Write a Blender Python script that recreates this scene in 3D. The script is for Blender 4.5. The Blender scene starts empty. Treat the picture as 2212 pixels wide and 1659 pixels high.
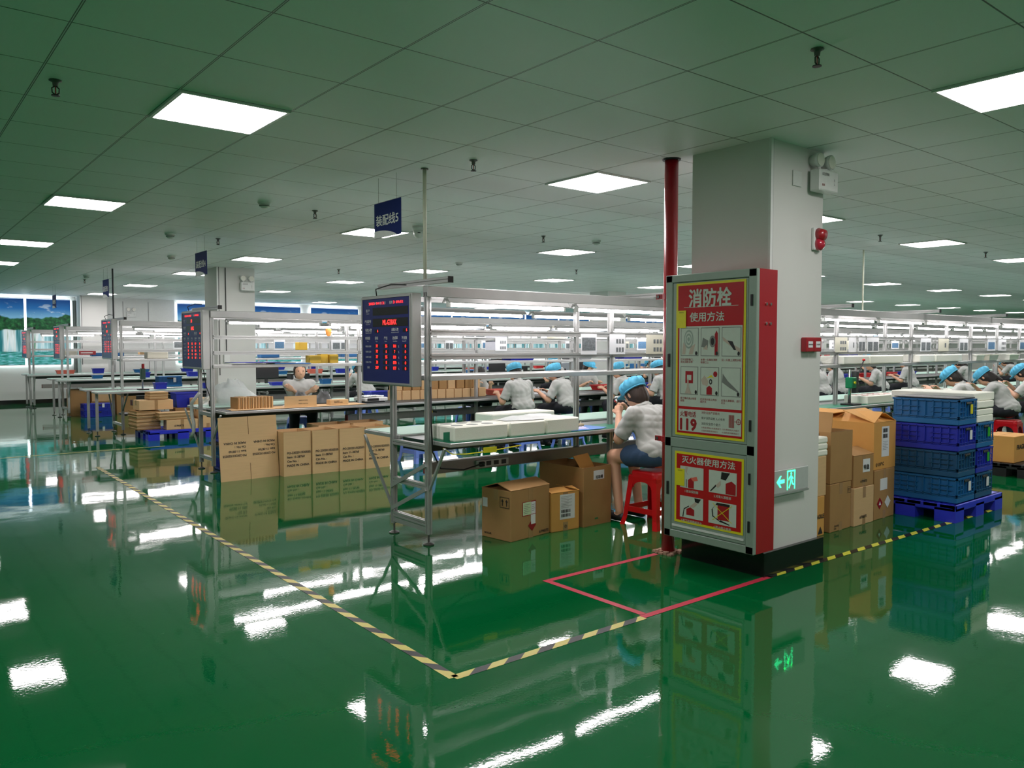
import bpy, math, random
import numpy as np
from mathutils import Vector, Matrix
random.seed(7)
S = bpy.context.scene
COL = S.collection
PI = math.pi

# ---------------------------------------------------------------- camera, world, exposure
cd = bpy.data.cameras.new('camera'); cam = bpy.data.objects.new('camera', cd); COL.objects.link(cam)
cam.location = (-1.27348, -2.47578, 1.4787)
cam.rotation_euler = (PI/2 - 0.04737, 0, 0.89157 - PI/2)
cd.sensor_width = 36; cd.lens = 36*1718.587/2212; cd.clip_start = .05; cd.clip_end = 200
S.camera = cam
w = bpy.data.worlds.new('world'); S.world = w; w.use_nodes = True
w.node_tree.nodes['Background'].inputs[0].default_value = (.6, .8, 1, 1)
w.node_tree.nodes['Background'].inputs[1].default_value = .05
S.view_settings.view_transform = 'Standard'; S.view_settings.look = 'None'
S.view_settings.gamma = 1; S.view_settings.exposure = 1.56
S.cycles.use_denoising = True
S.cycles.max_bounces = 8; S.cycles.diffuse_bounces = 5; S.cycles.glossy_bounces = 4
S.cycles.caustics_reflective = False; S.cycles.sample_clamp_indirect = 6
PANEL_E, TUBE_E = 8.5, 11.0

# ---------------------------------------------------------------- materials
def srgb(r, g, b):
    f = lambda c: ((c/255+.055)/1.055)**2.4 if c > 10 else c/255/12.92
    return (f(r), f(g), f(b), 1)
MATS = {}
def mat(name, col, rough=.5, metal=0., emit=0., var=.06, scale=30., bump=0., alpha=1., coat=0., trans=0., stretch=None, spec=.5):
    if name in MATS: return MATS[name]
    m = bpy.data.materials.new(name); MATS[name] = m; m.use_nodes = True
    nt = m.node_tree; N = nt.nodes; L = nt.links; P = N['Principled BSDF']
    P.inputs['Roughness'].default_value = rough; P.inputs['Metallic'].default_value = metal
    P.inputs['Alpha'].default_value = alpha; P.inputs['Coat Weight'].default_value = coat
    P.inputs['Transmission Weight'].default_value = trans
    P.inputs['Specular IOR Level'].default_value = spec
    c = tuple(col) if len(col) == 4 else tuple(col)+(1,)
    if emit:
        P.inputs['Base Color'].default_value = c
        P.inputs['Emission Color'].default_value = c; P.inputs['Emission Strength'].default_value = emit
        m.cycles.emission_sampling = 'FRONT' if name in ('panel_diffuser', 'lit_tube') else 'NONE'
        return m
    tc = N.new('ShaderNodeTexCoord'); mp = N.new('ShaderNodeMapping'); L.new(tc.outputs['Object'], mp.inputs[0])
    if stretch: mp.inputs['Scale'].default_value = stretch
    nz = N.new('ShaderNodeTexNoise'); nz.inputs['Scale'].default_value = scale; nz.inputs['Detail'].default_value = 4
    L.new(mp.outputs[0], nz.inputs['Vector'])
    mx = N.new('ShaderNodeMix'); mx.data_type = 'RGBA'
    mx.inputs[6].default_value = tuple(x*(1-var) for x in c[:3])+(1,)
    mx.inputs[7].default_value = tuple(min(1, x*(1+var)) for x in c[:3])+(1,)
    L.new(nz.outputs[0], mx.inputs[0]); L.new(mx.outputs[2], P.inputs['Base Color'])
    if bump:
        b = N.new('ShaderNodeBump'); b.inputs['Strength'].default_value = bump; b.inputs['Distance'].default_value = .01
        L.new(nz.outputs[0], b.inputs['Height']); L.new(b.outputs[0], P.inputs['Normal'])
    return m
ALU = mat('brushed_aluminium', (.50, .51, .50), .38, .55, var=.1, scale=8)
ALUD = mat('aluminium_slot_shade', (.10, .105, .10), .5, .3)
STEEL = mat('dark_steel', (.14, .14, .13), .45, .6)
BLK = mat('black_plastic', (.012, .012, .013), .45)
DKG = mat('dark_grey_plastic', (.05, .055, .055), .5)
WHT = mat('white_enamel', (.72, .74, .72), .4)
PAINT = mat('white_wall_paint', (.68, .69, .66), .7, var=.03, scale=3)
FOAM = mat('white_foam', (.93, .94, .84), .8, bump=.15, scale=120)
PAPER = mat('white_paper', (.80, .81, .83), .6, var=.02)
CREAM = mat('cream_paper', (.70, .68, .56), .6, var=.03)
KRAFT = mat('kraft_cardboard', (.70, .46, .235), .8, var=.08, scale=5, stretch=(1, 1, 12))
KRAFT2 = mat('brown_cardboard', (.43, .24, .09), .75, var=.1, scale=6)
KRAFT3 = mat('amber_cardboard', (.72, .36, .09), .7, var=.08, scale=6)
KEDGE = mat('cardboard_edge', srgb(120, 84, 54)[:3], .9, var=.3, scale=160)
TAPE = mat('parcel_tape', srgb(176, 140, 98)[:3], .2, var=.1)
BLUE = mat('blue_plastic', srgb(36, 50, 180)[:3], .4)
NAVY = mat('teal_blue_plastic', srgb(26, 104, 166)[:3], .42)
PALB = mat('pallet_blue_plastic', srgb(46, 56, 214)[:3], .4)
SKYB = mat('light_blue_plastic', srgb(110, 140, 225)[:3], .45)
RED = mat('red_plastic', srgb(205, 16, 26)[:3], .3)
REDB = mat('red_bin_plastic', srgb(214, 44, 48)[:3], .4)
ORG = mat('salmon_bin_plastic', srgb(226, 110, 92)[:3], .45)
REDP = mat('red_painted_steel', srgb(165, 22, 36)[:3], .32, coat=.3)
YEL = mat('yellow_plastic', srgb(226, 186, 60)[:3], .5)
YTP = mat('yellow_tape', srgb(226, 216, 40)[:3], .4)
GRNM = mat('green_bench_mat', srgb(30, 128, 96)[:3], .5)
PALEG = mat('pale_green_board', srgb(168, 206, 190)[:3], .5)
BLUM = mat('blue_bench_mat', srgb(66, 130, 205)[:3], .5)
DISPB = mat('display_blue_face', srgb(32, 40, 108)[:3], .35)
DISPW = mat('display_dark_window', (.02, .02, .022), .3)
LED = mat('red_led', (1, .02, .02), emit=1.4)
PRINTW = mat('white_print', (.82, .83, .82), .5)
PRINTK = mat('black_print', (.03, .028, .025), .6)
PRINTR = mat('red_print', srgb(150, 20, 28)[:3], .5)
POSTR = mat('red_poster', srgb(186, 20, 28)[:3], .35)
POSTW = mat('pale_poster', srgb(196, 208, 196)[:3], .45)
CABG = mat('grey_green_cabinet_frame', srgb(150, 168, 156)[:3], .42, .2)
TILEK = mat('black_skirting_tile', (.012, .014, .013), .15)
SKIN = mat('skin', srgb(222, 172, 142)[:3], .5, var=.04)
HAIR = mat('black_hair', (.018, .014, .012), .5, bump=.5, scale=60, stretch=(1, 1, .1), var=.3)
HAIRB = mat('brown_hair', (.035, .02, .014), .5, bump=.5, scale=60, stretch=(1, 1, .1), var=.3)
SHIRT = mat('grey_work_shirt', (.54, .55, .53), .8, bump=.1, scale=200, var=.04)
CAPB = mat('blue_work_cap', srgb(88, 182, 220)[:3], .7, bump=.1, scale=60)
TROU = mat('dark_trousers', (.02, .022, .03), .8)
JEAN = mat('denim_blue', srgb(58, 84, 116)[:3], .85, bump=.2, scale=150)
EXITG = mat('green_exit_glow', (.05, 1, .35), emit=1.0)
EXITP = mat('exit_sign_plate', (.50, .54, .52), .25)
CLEAR = mat('clear_plastic_bag', (.75, .78, .78), .2, alpha=.45, bump=.9, scale=14)
DIFF = mat('panel_diffuser', (1, .92, .93), emit=PANEL_E)
TUBE = mat('lit_tube', (1, .93, .95), emit=TUBE_E)
CHROME = mat('chrome', (.8, .8, .8), .12, 1.)
PLAST = mat('green_machine_paint', srgb(24, 130, 84)[:3], .35)
SIGNB = mat('navy_sign_face', (.008, .022, .16), .6, spec=.15)

# ---------------------------------------------------------------- mesh helpers
class MB:
    def __init__(s): s.v = []; s.f = []; s.m = []; s.mats = []
    def mi(s, m):
        if m not in s.mats: s.mats.append(m)
        return s.mats.index(m)
    def add(s, vs, fs, m):
        o = len(s.v); s.v += [tuple(v) for v in vs]; k = s.mi(m)
        for f in fs: s.f.append(tuple(o+i for i in f)); s.m.append(k)
        return s
    def box(s, x0, x1, y0, y1, z0, z1, m):
        return s.add([(x0,y0,z0),(x1,y0,z0),(x1,y1,z0),(x0,y1,z0),(x0,y0,z1),(x1,y0,z1),(x1,y1,z1),(x0,y1,z1)],
                     [(0,3,2,1),(4,5,6,7),(0,1,5,4),(1,2,6,5),(2,3,7,6),(3,0,4,7)], m)
    def cbox(s, c, d, m): return s.box(c[0]-d[0]/2, c[0]+d[0]/2, c[1]-d[1]/2, c[1]+d[1]/2, c[2]-d[2]/2, c[2]+d[2]/2, m)
    def bbox(s, x0, x1, y0, y1, z0, z1, m, b=.006):      # box with bevelled vertical and top edges
        r = b; ring = lambda e, z: [(x0+e,y0+r,z),(x0+r,y0+e,z),(x1-r,y0+e,z),(x1-e,y0+r,z),(x1-e,y1-r,z),(x1-r,y1-e,z),(x0+r,y1-e,z),(x0+e,y1-r,z)]
        vs = ring(r*.6, z0)+ring(0, z0+r)+ring(0, z1-r)+ring(r*.9, z1)
        fs = [tuple(reversed(range(8))), tuple(range(24, 32))]
        for k in range(3):
            for i in range(8): j = (i+1) % 8; fs.append((8*k+i, 8*k+j, 8*k+8+j, 8*k+8+i))
        return s.add(vs, fs, m)
    def prism(s, pts, axis, a, b, m):                     # polygon (2D) extruded along axis 0/1/2
        def P(p, t): return {0: (t, p[0], p[1]), 1: (p[0], t, p[1]), 2: (p[0], p[1], t)}[axis]
        n = len(pts); vs = [P(p, a) for p in pts]+[P(p, b) for p in pts]
        fs = [tuple(range(n)), tuple(reversed(range(n, 2*n)))]+[(i, i+n, (i+1) % n+n, (i+1) % n) for i in range(n)]
        return s.add(vs, fs, m)
    def tube(s, path, r, m, n=8, cap=True):
        path = [Vector(p) for p in path]; k = len(path); rs = r if isinstance(r, (list, tuple)) else [r]*k
        vs = []; up = None
        for i, p in enumerate(path):
            t = (path[min(i+1, k-1)]-path[max(i-1, 0)]).normalized()
            if up is None: up = Vector((0,0,1)) if abs(t.z) < .9 else Vector((1,0,0))
            a = t.cross(up).normalized(); b2 = a.cross(t).normalized(); up = b2
            for j in range(n):
                q = 2*PI*j/n; vs.append(p+a*math.cos(q)*rs[i]+b2*math.sin(q)*rs[i])
        fs = [(i*n+j, (i+1)*n+j, (i+1)*n+(j+1) % n, i*n+(j+1) % n) for i in range(k-1) for j in range(n)]
        if cap: fs += [tuple(range(n)), tuple(reversed(range((k-1)*n, k*n)))]
        return s.add(vs, fs, m)
    def bar(s, p, q, w, h, m):                            # straight rectangular bar between two points
        p = Vector(p); q = Vector(q); t = (q-p).normalized(); up = Vector((0,0,1)) if abs(t.z) < .95 else Vector((1,0,0))
        a = t.cross(up).normalized()*w/2; b = a.cross(t).normalized()*h/2
        vs = [p-a-b, p+a-b, p+a+b, p-a+b, q-a-b, q+a-b, q+a+b, q-a+b]
        return s.add(vs, [(0,3,2,1),(4,5,6,7),(0,1,5,4),(1,2,6,5),(2,3,7,6),(3,0,4,7)], m)
    def lathe(s, prof, m, n=16, c=(0,0,0)):
        vs = []
        for r, z in prof:
            for j in range(n): q = 2*PI*j/n; vs.append((c[0]+r*math.cos(q), c[1]+r*math.sin(q), c[2]+z))
        k = len(prof); fs = [(i*n+j, i*n+(j+1) % n, (i+1)*n+(j+1) % n, (i+1)*n+j) for i in range(k-1) for j in range(n)]
        fs += [tuple(reversed(range(n))), tuple(range((k-1)*n, k*n))]
        return s.add(vs, fs, m)
    def quad(s, a, b, c, d, m): return s.add([a, b, c, d], [(0,1,2,3)], m)
    def xf(s, M):
        s.v = [tuple(M @ Vector(v)) for v in s.v]; return s
    def build(s, name, parent=None, smooth=False):
        me = bpy.data.meshes.new(name); me.from_pydata(s.v, [], s.f)
        for m in s.mats: me.materials.append(m)
        me.polygons.foreach_set('material_index', s.m)
        if smooth: me.polygons.foreach_set('use_smooth', [True]*len(s.f))
        me.update(); o = bpy.data.objects.new(name, me); COL.objects.link(o)
        if parent: o.parent = parent
        return o
def tag(o, label=None, cat=None, group=None, kind=None):
    if label: o['label'] = label
    if cat: o['category'] = cat
    if group: o['group'] = group
    if kind: o['kind'] = kind
    return o
def thing(name, label, cat, loc=(0,0,0), rz=0, group=None):
    o = bpy.data.objects.new(name, None); COL.objects.link(o); o.location = loc; o.rotation_euler = (0,0,rz); o.empty_display_size = .1
    return tag(o, label, cat, group)
def dup(root, loc, rz=None, label=None, group=None, scale=None):
    r = root.copy(); COL.objects.link(r); r.location = loc
    if rz is not None: r.rotation_euler = (0,0,rz)
    if label: r['label'] = label
    if group: r['group'] = group
    if scale: r.scale = scale
    for ch in list(root.children):
        c = ch.copy(); COL.objects.link(c); c.parent = r
        for g in list(ch.children):
            d = g.copy(); COL.objects.link(d); d.parent = c
    return r
ORD = ['first','second','third','fourth','fifth','sixth','seventh','eighth','ninth','tenth','eleventh','twelfth','thirteenth','fourteenth','fifteenth','sixteenth','seventeenth','eighteenth','nineteenth','twentieth','twenty-first','twenty-second','twenty-third','twenty-fourth']
LINE = {5: 'nearest assembly line', 4: 'second assembly line', 3: 'third assembly line', 2: 'fourth assembly line', 1: 'farthest assembly line'}

# ---------------------------------------------------------------- lettering
_tc = {}
def _text(txt):
    k = txt
    if k not in _tc:
        c = bpy.data.curves.new('t', 'FONT'); c.body = txt; c.resolution_u = 2; c.fill_mode = 'FRONT'
        o = bpy.data.objects.new('t', c); COL.objects.link(o)
        dg = bpy.context.evaluated_depsgraph_get(); me = bpy.data.meshes.new_from_object(o.evaluated_get(dg))
        _tc[k] = ([tuple(v.co) for v in me.vertices], [tuple(p.vertices) for p in me.polygons])
        bpy.data.objects.remove(o); bpy.data.curves.remove(c); bpy.data.meshes.remove(me)
    return _tc[k]
def put_text(mb, txt, org, right, up, size, m, align='L', bold=0., width=None):
    vs, fs = _text(txt)
    if not vs: return
    right = Vector(right); up = Vector(up); org = Vector(org)
    xs = [v[0] for v in vs]; x0, x1 = min(xs), max(xs); sx = size
    if width: sx = width/max(1e-6, x1-x0)
    off = {'L': x0, 'C': (x0+x1)/2, 'R': x1}[align]
    sh = [(0, 0)] if not bold else [(math.cos(q)*bold, math.sin(q)*bold) for q in (0, PI/3, PI*2/3, PI, PI*4/3, PI*5/3)]
    nrm = right.cross(up).normalized()
    for i, (a, b) in enumerate(sh): mb.add([org+nrm*(.00004*i)+right*(v[0]-off+a)*sx+up*(v[1]+b)*size for v in vs], fs, m)
def lettering(parent, items, name='lettering'):            # items: (txt, org, right, up, size, mat, align, bold, width)
    mb = MB()
    for it in items: put_text(mb, *it)
    return mb.build(name, parent)

# ---------------------------------------------------------------- smooth bodies from a distance field
def capsule(P, a, b, ra, rb):
    a = np.array(a, 'f4'); b = np.array(b, 'f4'); ab = b-a; L = float(ab@ab)+1e-9
    t = np.clip(((P-a)@ab)/L, 0, 1); d = P-a-t[..., None]*ab
    return np.sqrt((d*d).sum(-1))-(ra+(rb-ra)*t)
def ellips(P, c, r, R=None):
    q = P-np.array(c, 'f4')
    if R is not None: q = q@np.array(R, 'f4')
    r = np.array(r, 'f4'); k0 = np.sqrt(((q/r)**2).sum(-1)); k1 = np.sqrt(((q/(r*r))**2).sum(-1))+1e-6
    return k0*(k0-1)/k1
def smin(a, b, k):
    h = np.clip(.5+.5*(b-a)/k, 0, 1); return b*(1-h)+a*h-k*h*(1-h)
def surfnet(fn, lo, hi, h, m, name, parent):
    lo = np.array(lo, 'f4'); n = np.ceil((np.array(hi)-lo)/h).astype(int)+1
    ax = [lo[i]+np.arange(n[i], dtype='f4')*h for i in range(3)]
    G = np.stack(np.meshgrid(*ax, indexing='ij'), -1); F = fn(G); I = F < 0
    cs = np.zeros(tuple(n-1)+(3,), 'f4'); cn = np.zeros(tuple(n-1), 'f4')
    sl = lambda o: tuple(slice(o[i], n[i]-1+o[i]) for i in range(3))
    cor = [(0,0,0),(1,0,0),(0,1,0),(1,1,0),(0,0,1),(1,0,1),(0,1,1),(1,1,1)]
    for i, a in enumerate(cor):
        for b in cor[i+1:]:
            if sum(abs(a[k]-b[k]) for k in range(3)) != 1: continue
            A = F[sl(a)]; B = F[sl(b)]; x = (A < 0) != (B < 0)
            t = np.where(x, A/(A-B+1e-12), 0)[..., None]
            p = np.array(a, 'f4')+t*(np.array(b, 'f4')-np.array(a, 'f4')); cs += np.where(x[..., None], p, 0); cn += x
    act = cn > 0; idx = -np.ones(tuple(n-1), int); idx[act] = np.arange(act.sum())
    cells = np.argwhere(act); V = lo+(cells+cs[act]/cn[act][:, None])*h
    Q = []
    for k in range(3):
        u, v = (k+1) % 3, (k+2) % 3
        a = [slice(None)]*3; b = [slice(None)]*3; a[k] = slice(0, n[k]-1); b[k] = slice(1, n[k])
        s0 = I[tuple(a)]; s1 = I[tuple(b)]; e = np.argwhere(s0 != s1)
        e = e[(e[:, u] > 0) & (e[:, v] > 0) & (e[:, u] < n[u]-1) & (e[:, v] < n[v]-1)]
        if not len(e): continue
        def at(du, dv):
            c = e.copy(); c[:, u] -= du; c[:, v] -= dv; return idx[c[:, 0], c[:, 1], c[:, 2]]
        q = np.stack([at(1,1), at(0,1), at(0,0), at(1,0)], 1); fl = ~s0[e[:, 0], e[:, 1], e[:, 2]]
        q[fl] = q[fl][:, ::-1]; Q.append(q)
    Q = np.concatenate(Q); Q = Q[(Q >= 0).all(1)]
    me = bpy.data.meshes.new(name); me.from_pydata(V.tolist(), [], Q.tolist()); me.materials.append(m)
    me.polygons.foreach_set('use_smooth', [True]*len(me.polygons)); me.update()
    o = bpy.data.objects.new(name, me); COL.objects.link(o)
    if parent: o.parent = parent
    return o
class Field:
    """distance field filled primitive by primitive, each only near itself"""
    def __init__(s): s.ops = []
    def cap(s, a, b, ra, rb, k=.03): s.ops.append(('c', a, b, ra, rb, k)); return s
    def ell(s, c, r, R=None, k=.03): s.ops.append(('e', c, r, R, 0, k)); return s
    def cut(s, f): s.ops.append(('x', f, 0, 0, 0, 0)); return s
    def warp(s, f): s.ops.append(('w', f, 0, 0, 0, 0)); return s
    def bounds(s, pad):
        lo = np.full(3, 1e9); hi = -lo
        for t, a, b, c, d, k in s.ops:
            if t == 'c': m = max(c, d); pts = [(np.array(a)-m, np.array(a)+m), (np.array(b)-m, np.array(b)+m)]
            elif t == 'e': m = max(b); pts = [(np.array(a)-m, np.array(a)+m)]
            else: continue
            for l, h in pts: lo = np.minimum(lo, l); hi = np.maximum(hi, h)
        return lo-pad, hi+pad
    def __call__(s, G):
        F = np.full(G.shape[:3], .2, 'f4'); o = G[0,0,0]; h = G[1,0,0][0]-o[0]; n = np.array(G.shape[:3])
        for t, a, b, c, d, k in s.ops:
            if t == 'x': F = np.maximum(F, a(G)); continue
            if t == 'w': F = F+a(G); continue
            if t == 'c': m = max(c, d); lo = np.minimum(a, b)-m; hi = np.maximum(a, b)+m
            else: m = max(b); lo = np.array(a)-m; hi = np.array(a)+m
            pad = k+.03; i0 = np.clip(np.floor((lo-pad-o)/h), 0, n).astype(int); i1 = np.clip(np.ceil((hi+pad-o)/h)+1, 0, n).astype(int)
            sl = tuple(slice(x, y) for x, y in zip(i0, i1)); g = G[sl]
            if g.size == 0: continue
            q = capsule(g, a, b, c, d) if t == 'c' else ellips(g, a, b, c)
            F[sl] = smin(F[sl], q, max(k, 1e-4))
        return F
    def mesh(s, h, m, name, parent):
        lo, hi = s.bounds(.03); return surfnet(s, lo, hi, h, m, name, parent)
def rx(a): c, s = math.cos(a), math.sin(a); return np.array([[1,0,0],[0,c,-s],[0,s,c]])
def rzm(a): c, s = math.cos(a), math.sin(a); return np.array([[c,-s,0],[s,c,0],[0,0,1]])
def hand(F, W, D, N, side, curl=.5, sc=1.):
    """wrist W, pointing D, palm facing N, side +1 right hand"""
    D = np.array(D, float); D /= np.linalg.norm(D); N = np.array(N, float); N -= D*(N@D); N /= np.linalg.norm(N)
    T = np.cross(D, N)*side                                  # towards the thumb
    W = np.array(W, float); R = np.stack([T, D, N], 1)
    F.ell(W+D*.045*sc, (.039*sc, .05*sc, .016*sc), R, .012)
    for i, (off, ln) in enumerate([(.030, .070), (.011, .078), (-.009, .072), (-.028, .056)]):
        a = W+(D*.078+T*off)*sc; cu = curl*(1+.12*i)
        d1 = D*math.cos(cu*.7)+N*math.sin(cu*.7); d2 = D*math.cos(cu*1.7)+N*math.sin(cu*1.7); d3 = D*math.cos(cu*2.6)+N*math.sin(cu*2.6)
        b = a+d1*ln*.45*sc; c = b+d2*ln*.32*sc; e = c+d3*ln*.25*sc
        F.cap(a-D*.01, b, .0095*sc, .0088*sc, .004); F.cap(b, c, .0088*sc, .008*sc, .003); F.cap(c, e, .008*sc, .007*sc, .003)
    a = W+(D*.018+T*.028)*sc; b = a+(D*.030+T*.022+N*.012)*sc; c = b+(D*.028+T*.002+N*.012)*sc
    F.cap(a, b, .013*sc, .0105*sc, .008); F.cap(b, c, .0105*sc, .0085*sc, .004)
def person(label, loc, rz, lean=.35, hp=.5, hy=0., hands=None, hs=('d','d'), shorts=False, h=.011, hair=None, cap=True, longhair=False,
           curl=.6, twist=0., gaze=None, group=None, trou=None, arms_folded=False, seat=.45, sc=1.):
    t = thing('person', label, 'person', loc, rz, group)
    hair = hair or HAIR; RL = rx(-lean); P0 = np.array([0, 0, seat+.137])
    A = lambda x, y, z: P0+RL@np.array([x, y, z-.035])
    bel = A(0, .01, .12); che = A(0, 0, .29); shl = [A(-.165, .01, .39), A(.165, .01, .39)]; nb = A(0, .015, .42)
    RN = rx(-(lean*.9+.15)); nt = nb+RN@np.array([0, .01, .085])
    RH = rzm(hy)@rx(-hp); hc = nt+RH@np.array([0, .025, .085])
    hd = hands or ([-.13, .40, .82], [.13, .40, .82])
    F = Field()
    F.ell(P0, (.165, .125, .11)); F.ell(bel, (.135, .105, .15), RL, .06); F.ell(che, (.145, .098, .155), RL, .06)
    F.cap(shl[0], shl[1], .046, .046, .04); F.cap(nb, nt, .052, .048, .03)
    F.ell(hc, (.076, .094, .108), RH, .02); F.ell(hc+RH@np.array([0, .022, -.055]), (.056, .068, .062), RH, .03)
    F.cap(hc+RH@np.array([0, .088, .0]), hc+RH@np.array([0, .104, -.030]), .007, .012, .012)           # nose
    F.cap(hc+RH@np.array([-.016, .084, -.058]), hc+RH@np.array([.016, .084, -.058]), .006, .006, .008)  # lips
    for s in (-1, 1):
        F.ell(hc+RH@np.array([s*.079, -.004, -.008]), (.008, .017, .029), RH, .006)                      # ears
        F.cap(hc+RH@np.array([s*.018, .083, .022]), hc+RH@np.array([s*.045, .074, .024]), .006, .006, .01)
    el = []
    for i, s in ((0, -1), (1, 1)):
        sh = shl[i]; wr = np.array(hd[i], float); mid = (sh+wr)/2; dv = wr-sh; dist = min(np.linalg.norm(dv), .50)
        bend = math.sqrt(max(.0, .262**2-(dist/2)**2)); dn = np.array([s*.45, -.25, -.9]); dn -= dv*(dn@dv)/(dv@dv); dn /= np.linalg.norm(dn)
        e = mid+dn*bend; el.append(e)
        F.cap(sh, e, .044, .040, .03); F.cap(e, wr, .040, .025, .02)
        d = wr-e; N = np.array([-s*.8, .15, -.6]) if hs[i] == 'i' else np.array([0, -.2, -1.])
        if arms_folded: N = np.array([0, -1., 0])
        hand(F, wr, d, N, -s if True else s, curl)
    kn = [np.array([-.12, .38, seat+.095]), np.array([.12, .38, seat+.095])]; an = [np.array([-.13, .30, .09]), np.array([.13, .31, .09])]
    for i in (0, 1):
        hip = P0+np.array([(-.09, .09)[i], .02, -.0]); F.cap(hip, kn[i], .085, .058, .03); F.cap(kn[i], an[i]+[0, -.0, 0], .055, .034, .02)
        F.cap(an[i]+[0, 0, -.045], an[i]+[0, .13, -.055], .032, .026, .02)
    F.mesh(h, SKIN, 'body', t)
    # shirt with folds
    ph = random.uniform(0, 6)
    C = Field(); C.ell(P0+np.array([0, -.005, .04]), (.185, .145, .115)); C.ell(bel, (.160, .130, .16), RL, .06); C.ell(che, (.168, .120, .165), RL, .06)
    C.cap(shl[0], shl[1], .060, .060, .05); C.cap(nb-[0, 0, .02], nb+RN@np.array([0, 0, .035]), .062, .058, .02)
    for i in (0, 1):
        e2 = shl[i]+(el[i]-shl[i])*.86; C.cap(shl[i], e2, .064, .068, .035)
    el_ = [np.array(x) for x in el]
    def sleeve_cut(G):
        r = np.full(G.shape[:3], -1., 'f4')
        for i in (0, 1):
            d = el_[i]-shl[i]; L = np.linalg.norm(d); d = d/L; tt = (G-shl[i])@d.astype('f4')-L*.84
            near = ((G-np.array(el_[i], 'f4'))**2).sum(-1) < .15**2; side = np.abs(G[..., 0]) > .155
            r = np.where(near & side & (tt > -.02), np.maximum(r, tt), r)
        return r
    C.cut(sleeve_cut)
    def folds(G):
        x, y, z = G[..., 0], G[..., 1], G[..., 2]
        a = np.sin(z*46+x*28+3*np.sin(x*13+ph)+2*np.sin(y*17+ph))*.5+np.sin(z*24-x*40+2.2*np.sin(z*19+ph*2)+y*21)*.5
        b = np.sin(x*70+y*60+4*np.sin(z*11+ph))
        lo = np.clip((seat+.30-z)*5, 0, 1); return -(np.abs(a)*.011*(.55+lo*.6)+b*.0022)+.004
    C.warp(folds); C.mesh(h, SHIRT, 'shirt', t)
    co = MB(); cR = RN; ring = []
    for j in range(13):
        q = -PI*.5+PI*2*j/12*.92+.25; ring.append(nb+cR@np.array([math.cos(q)*.064, math.sin(q)*.060+.004, .045+.012*math.sin(q)]))
    co.tube([tuple(p) for p in ring], .013, SHIRT, 6); co.build('collar', t, True)
    # trousers
    T = Field(); T.ell(P0+[0, 0, .012], (.18, .135, .115))
    for i in (0, 1):
        hip = P0+np.array([(-.09, .09)[i], .02, -.0])
        if shorts: T.cap(hip, hip+(kn[i]-hip)*.5, .098, .088, .03)
        else: T.cap(hip, kn[i], .095, .072, .03); T.cap(kn[i], an[i], .07, .058, .02)
    T.warp(lambda G: -np.abs(np.sin(G[..., 1]*38+G[..., 0]*17+G[..., 2]*22+ph))*.005); T.mesh(h*1.15, trou or (JEAN if shorts else TROU), 'shorts' if shorts else 'trousers', t)
    for i in (0, 1):
        Sx = Field(); Sx.cap(an[i]+[0, -.03, -.052], an[i]+[0, .13, -.056], .037, .032, .01); Sx.cut(lambda G: .004-G[..., 2]); Sx.mesh(h*1.1, BLK, 'shoe', t)
    # hair
    H = Field(); H.ell(hc+RH@np.array([0, -.012, .008]), (.087, .100, .112), RH, .01)
    H.ell(hc+RH@np.array([0, -.045, -.055]), (.074, .058, .075 if not longhair else .12), RH, .03)
    if longhair: H.cap(hc+RH@np.array([0, -.09, -.03]), hc+RH@np.array([0, -.13, -.18]), .035, .02, .03)
    def face_cut(G):
        q = (G-hc.astype('f4'))@RH.astype('f4'); return np.minimum((q[..., 1]-.040)*1., .052-q[..., 2]) if True else 0
    H.cut(face_cut)
    H.cut(lambda G: -(ellips(G, hc+RH@np.array([0, .05, -.075]), (.070, .075, .07), RH)))
    H.warp(lambda G: -.0025*np.sin(((G-hc.astype('f4'))@RH.astype('f4'))[..., 0]*160)); H.mesh(h, hair, 'hair', t)
    if cap:
        K = Field(); K.ell(hc+RH@np.array([0, -.012, .078]), (.102, .120, .058), RH, .01); K.ell(hc+RH@np.array([0, -.012, .045]), (.097, .112, .050), RH, .03)
        K.ell(hc+RH@np.array([0, .115, .040]), (.075, .050, .010), RH, .012)
        K.cut(lambda G: -(((G-hc.astype('f4'))@RH.astype('f4'))[..., 2]-.022-.25*np.maximum(0, ((G-hc.astype('f4'))@RH.astype('f4'))[..., 1]-.2)))
        def ruf(G):
            q = (G-hc.astype('f4'))@RH.astype('f4'); an_ = np.arctan2(q[..., 0], q[..., 1]); up = np.clip((q[..., 2]-.05)*18, 0, 1)
            return -.006*up*np.sin(an_*13+ph+np.sin(q[..., 2]*60))-.003*up*np.sin(q[..., 0]*110+q[..., 1]*60)
        K.warp(ruf); K.mesh(h*.9, CAPB, 'cap', t)
        bm = MB(); pts = [tuple(hc+RH@np.array([math.sin(q)*.096, -.012+math.cos(q)*.110, .026])) for q in np.linspace(.9, 2*PI-.9, 20)]
        bm.tube(pts, .006, CAPB, 6); bm.build('cap_band', t, True)
    for s in (-1, 1):
        e = MB(); c = hc+RH@np.array([s*.031, .083, .006]); e.lathe([(0.0001, -.007), (.008, -.004), (.009, 0), (.008, .004), (.0001, .007)], BLK, 8, tuple(c)); e.build('eye', t, True)
    if sc != 1: t.scale = (sc, sc, sc)
    return t
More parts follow.
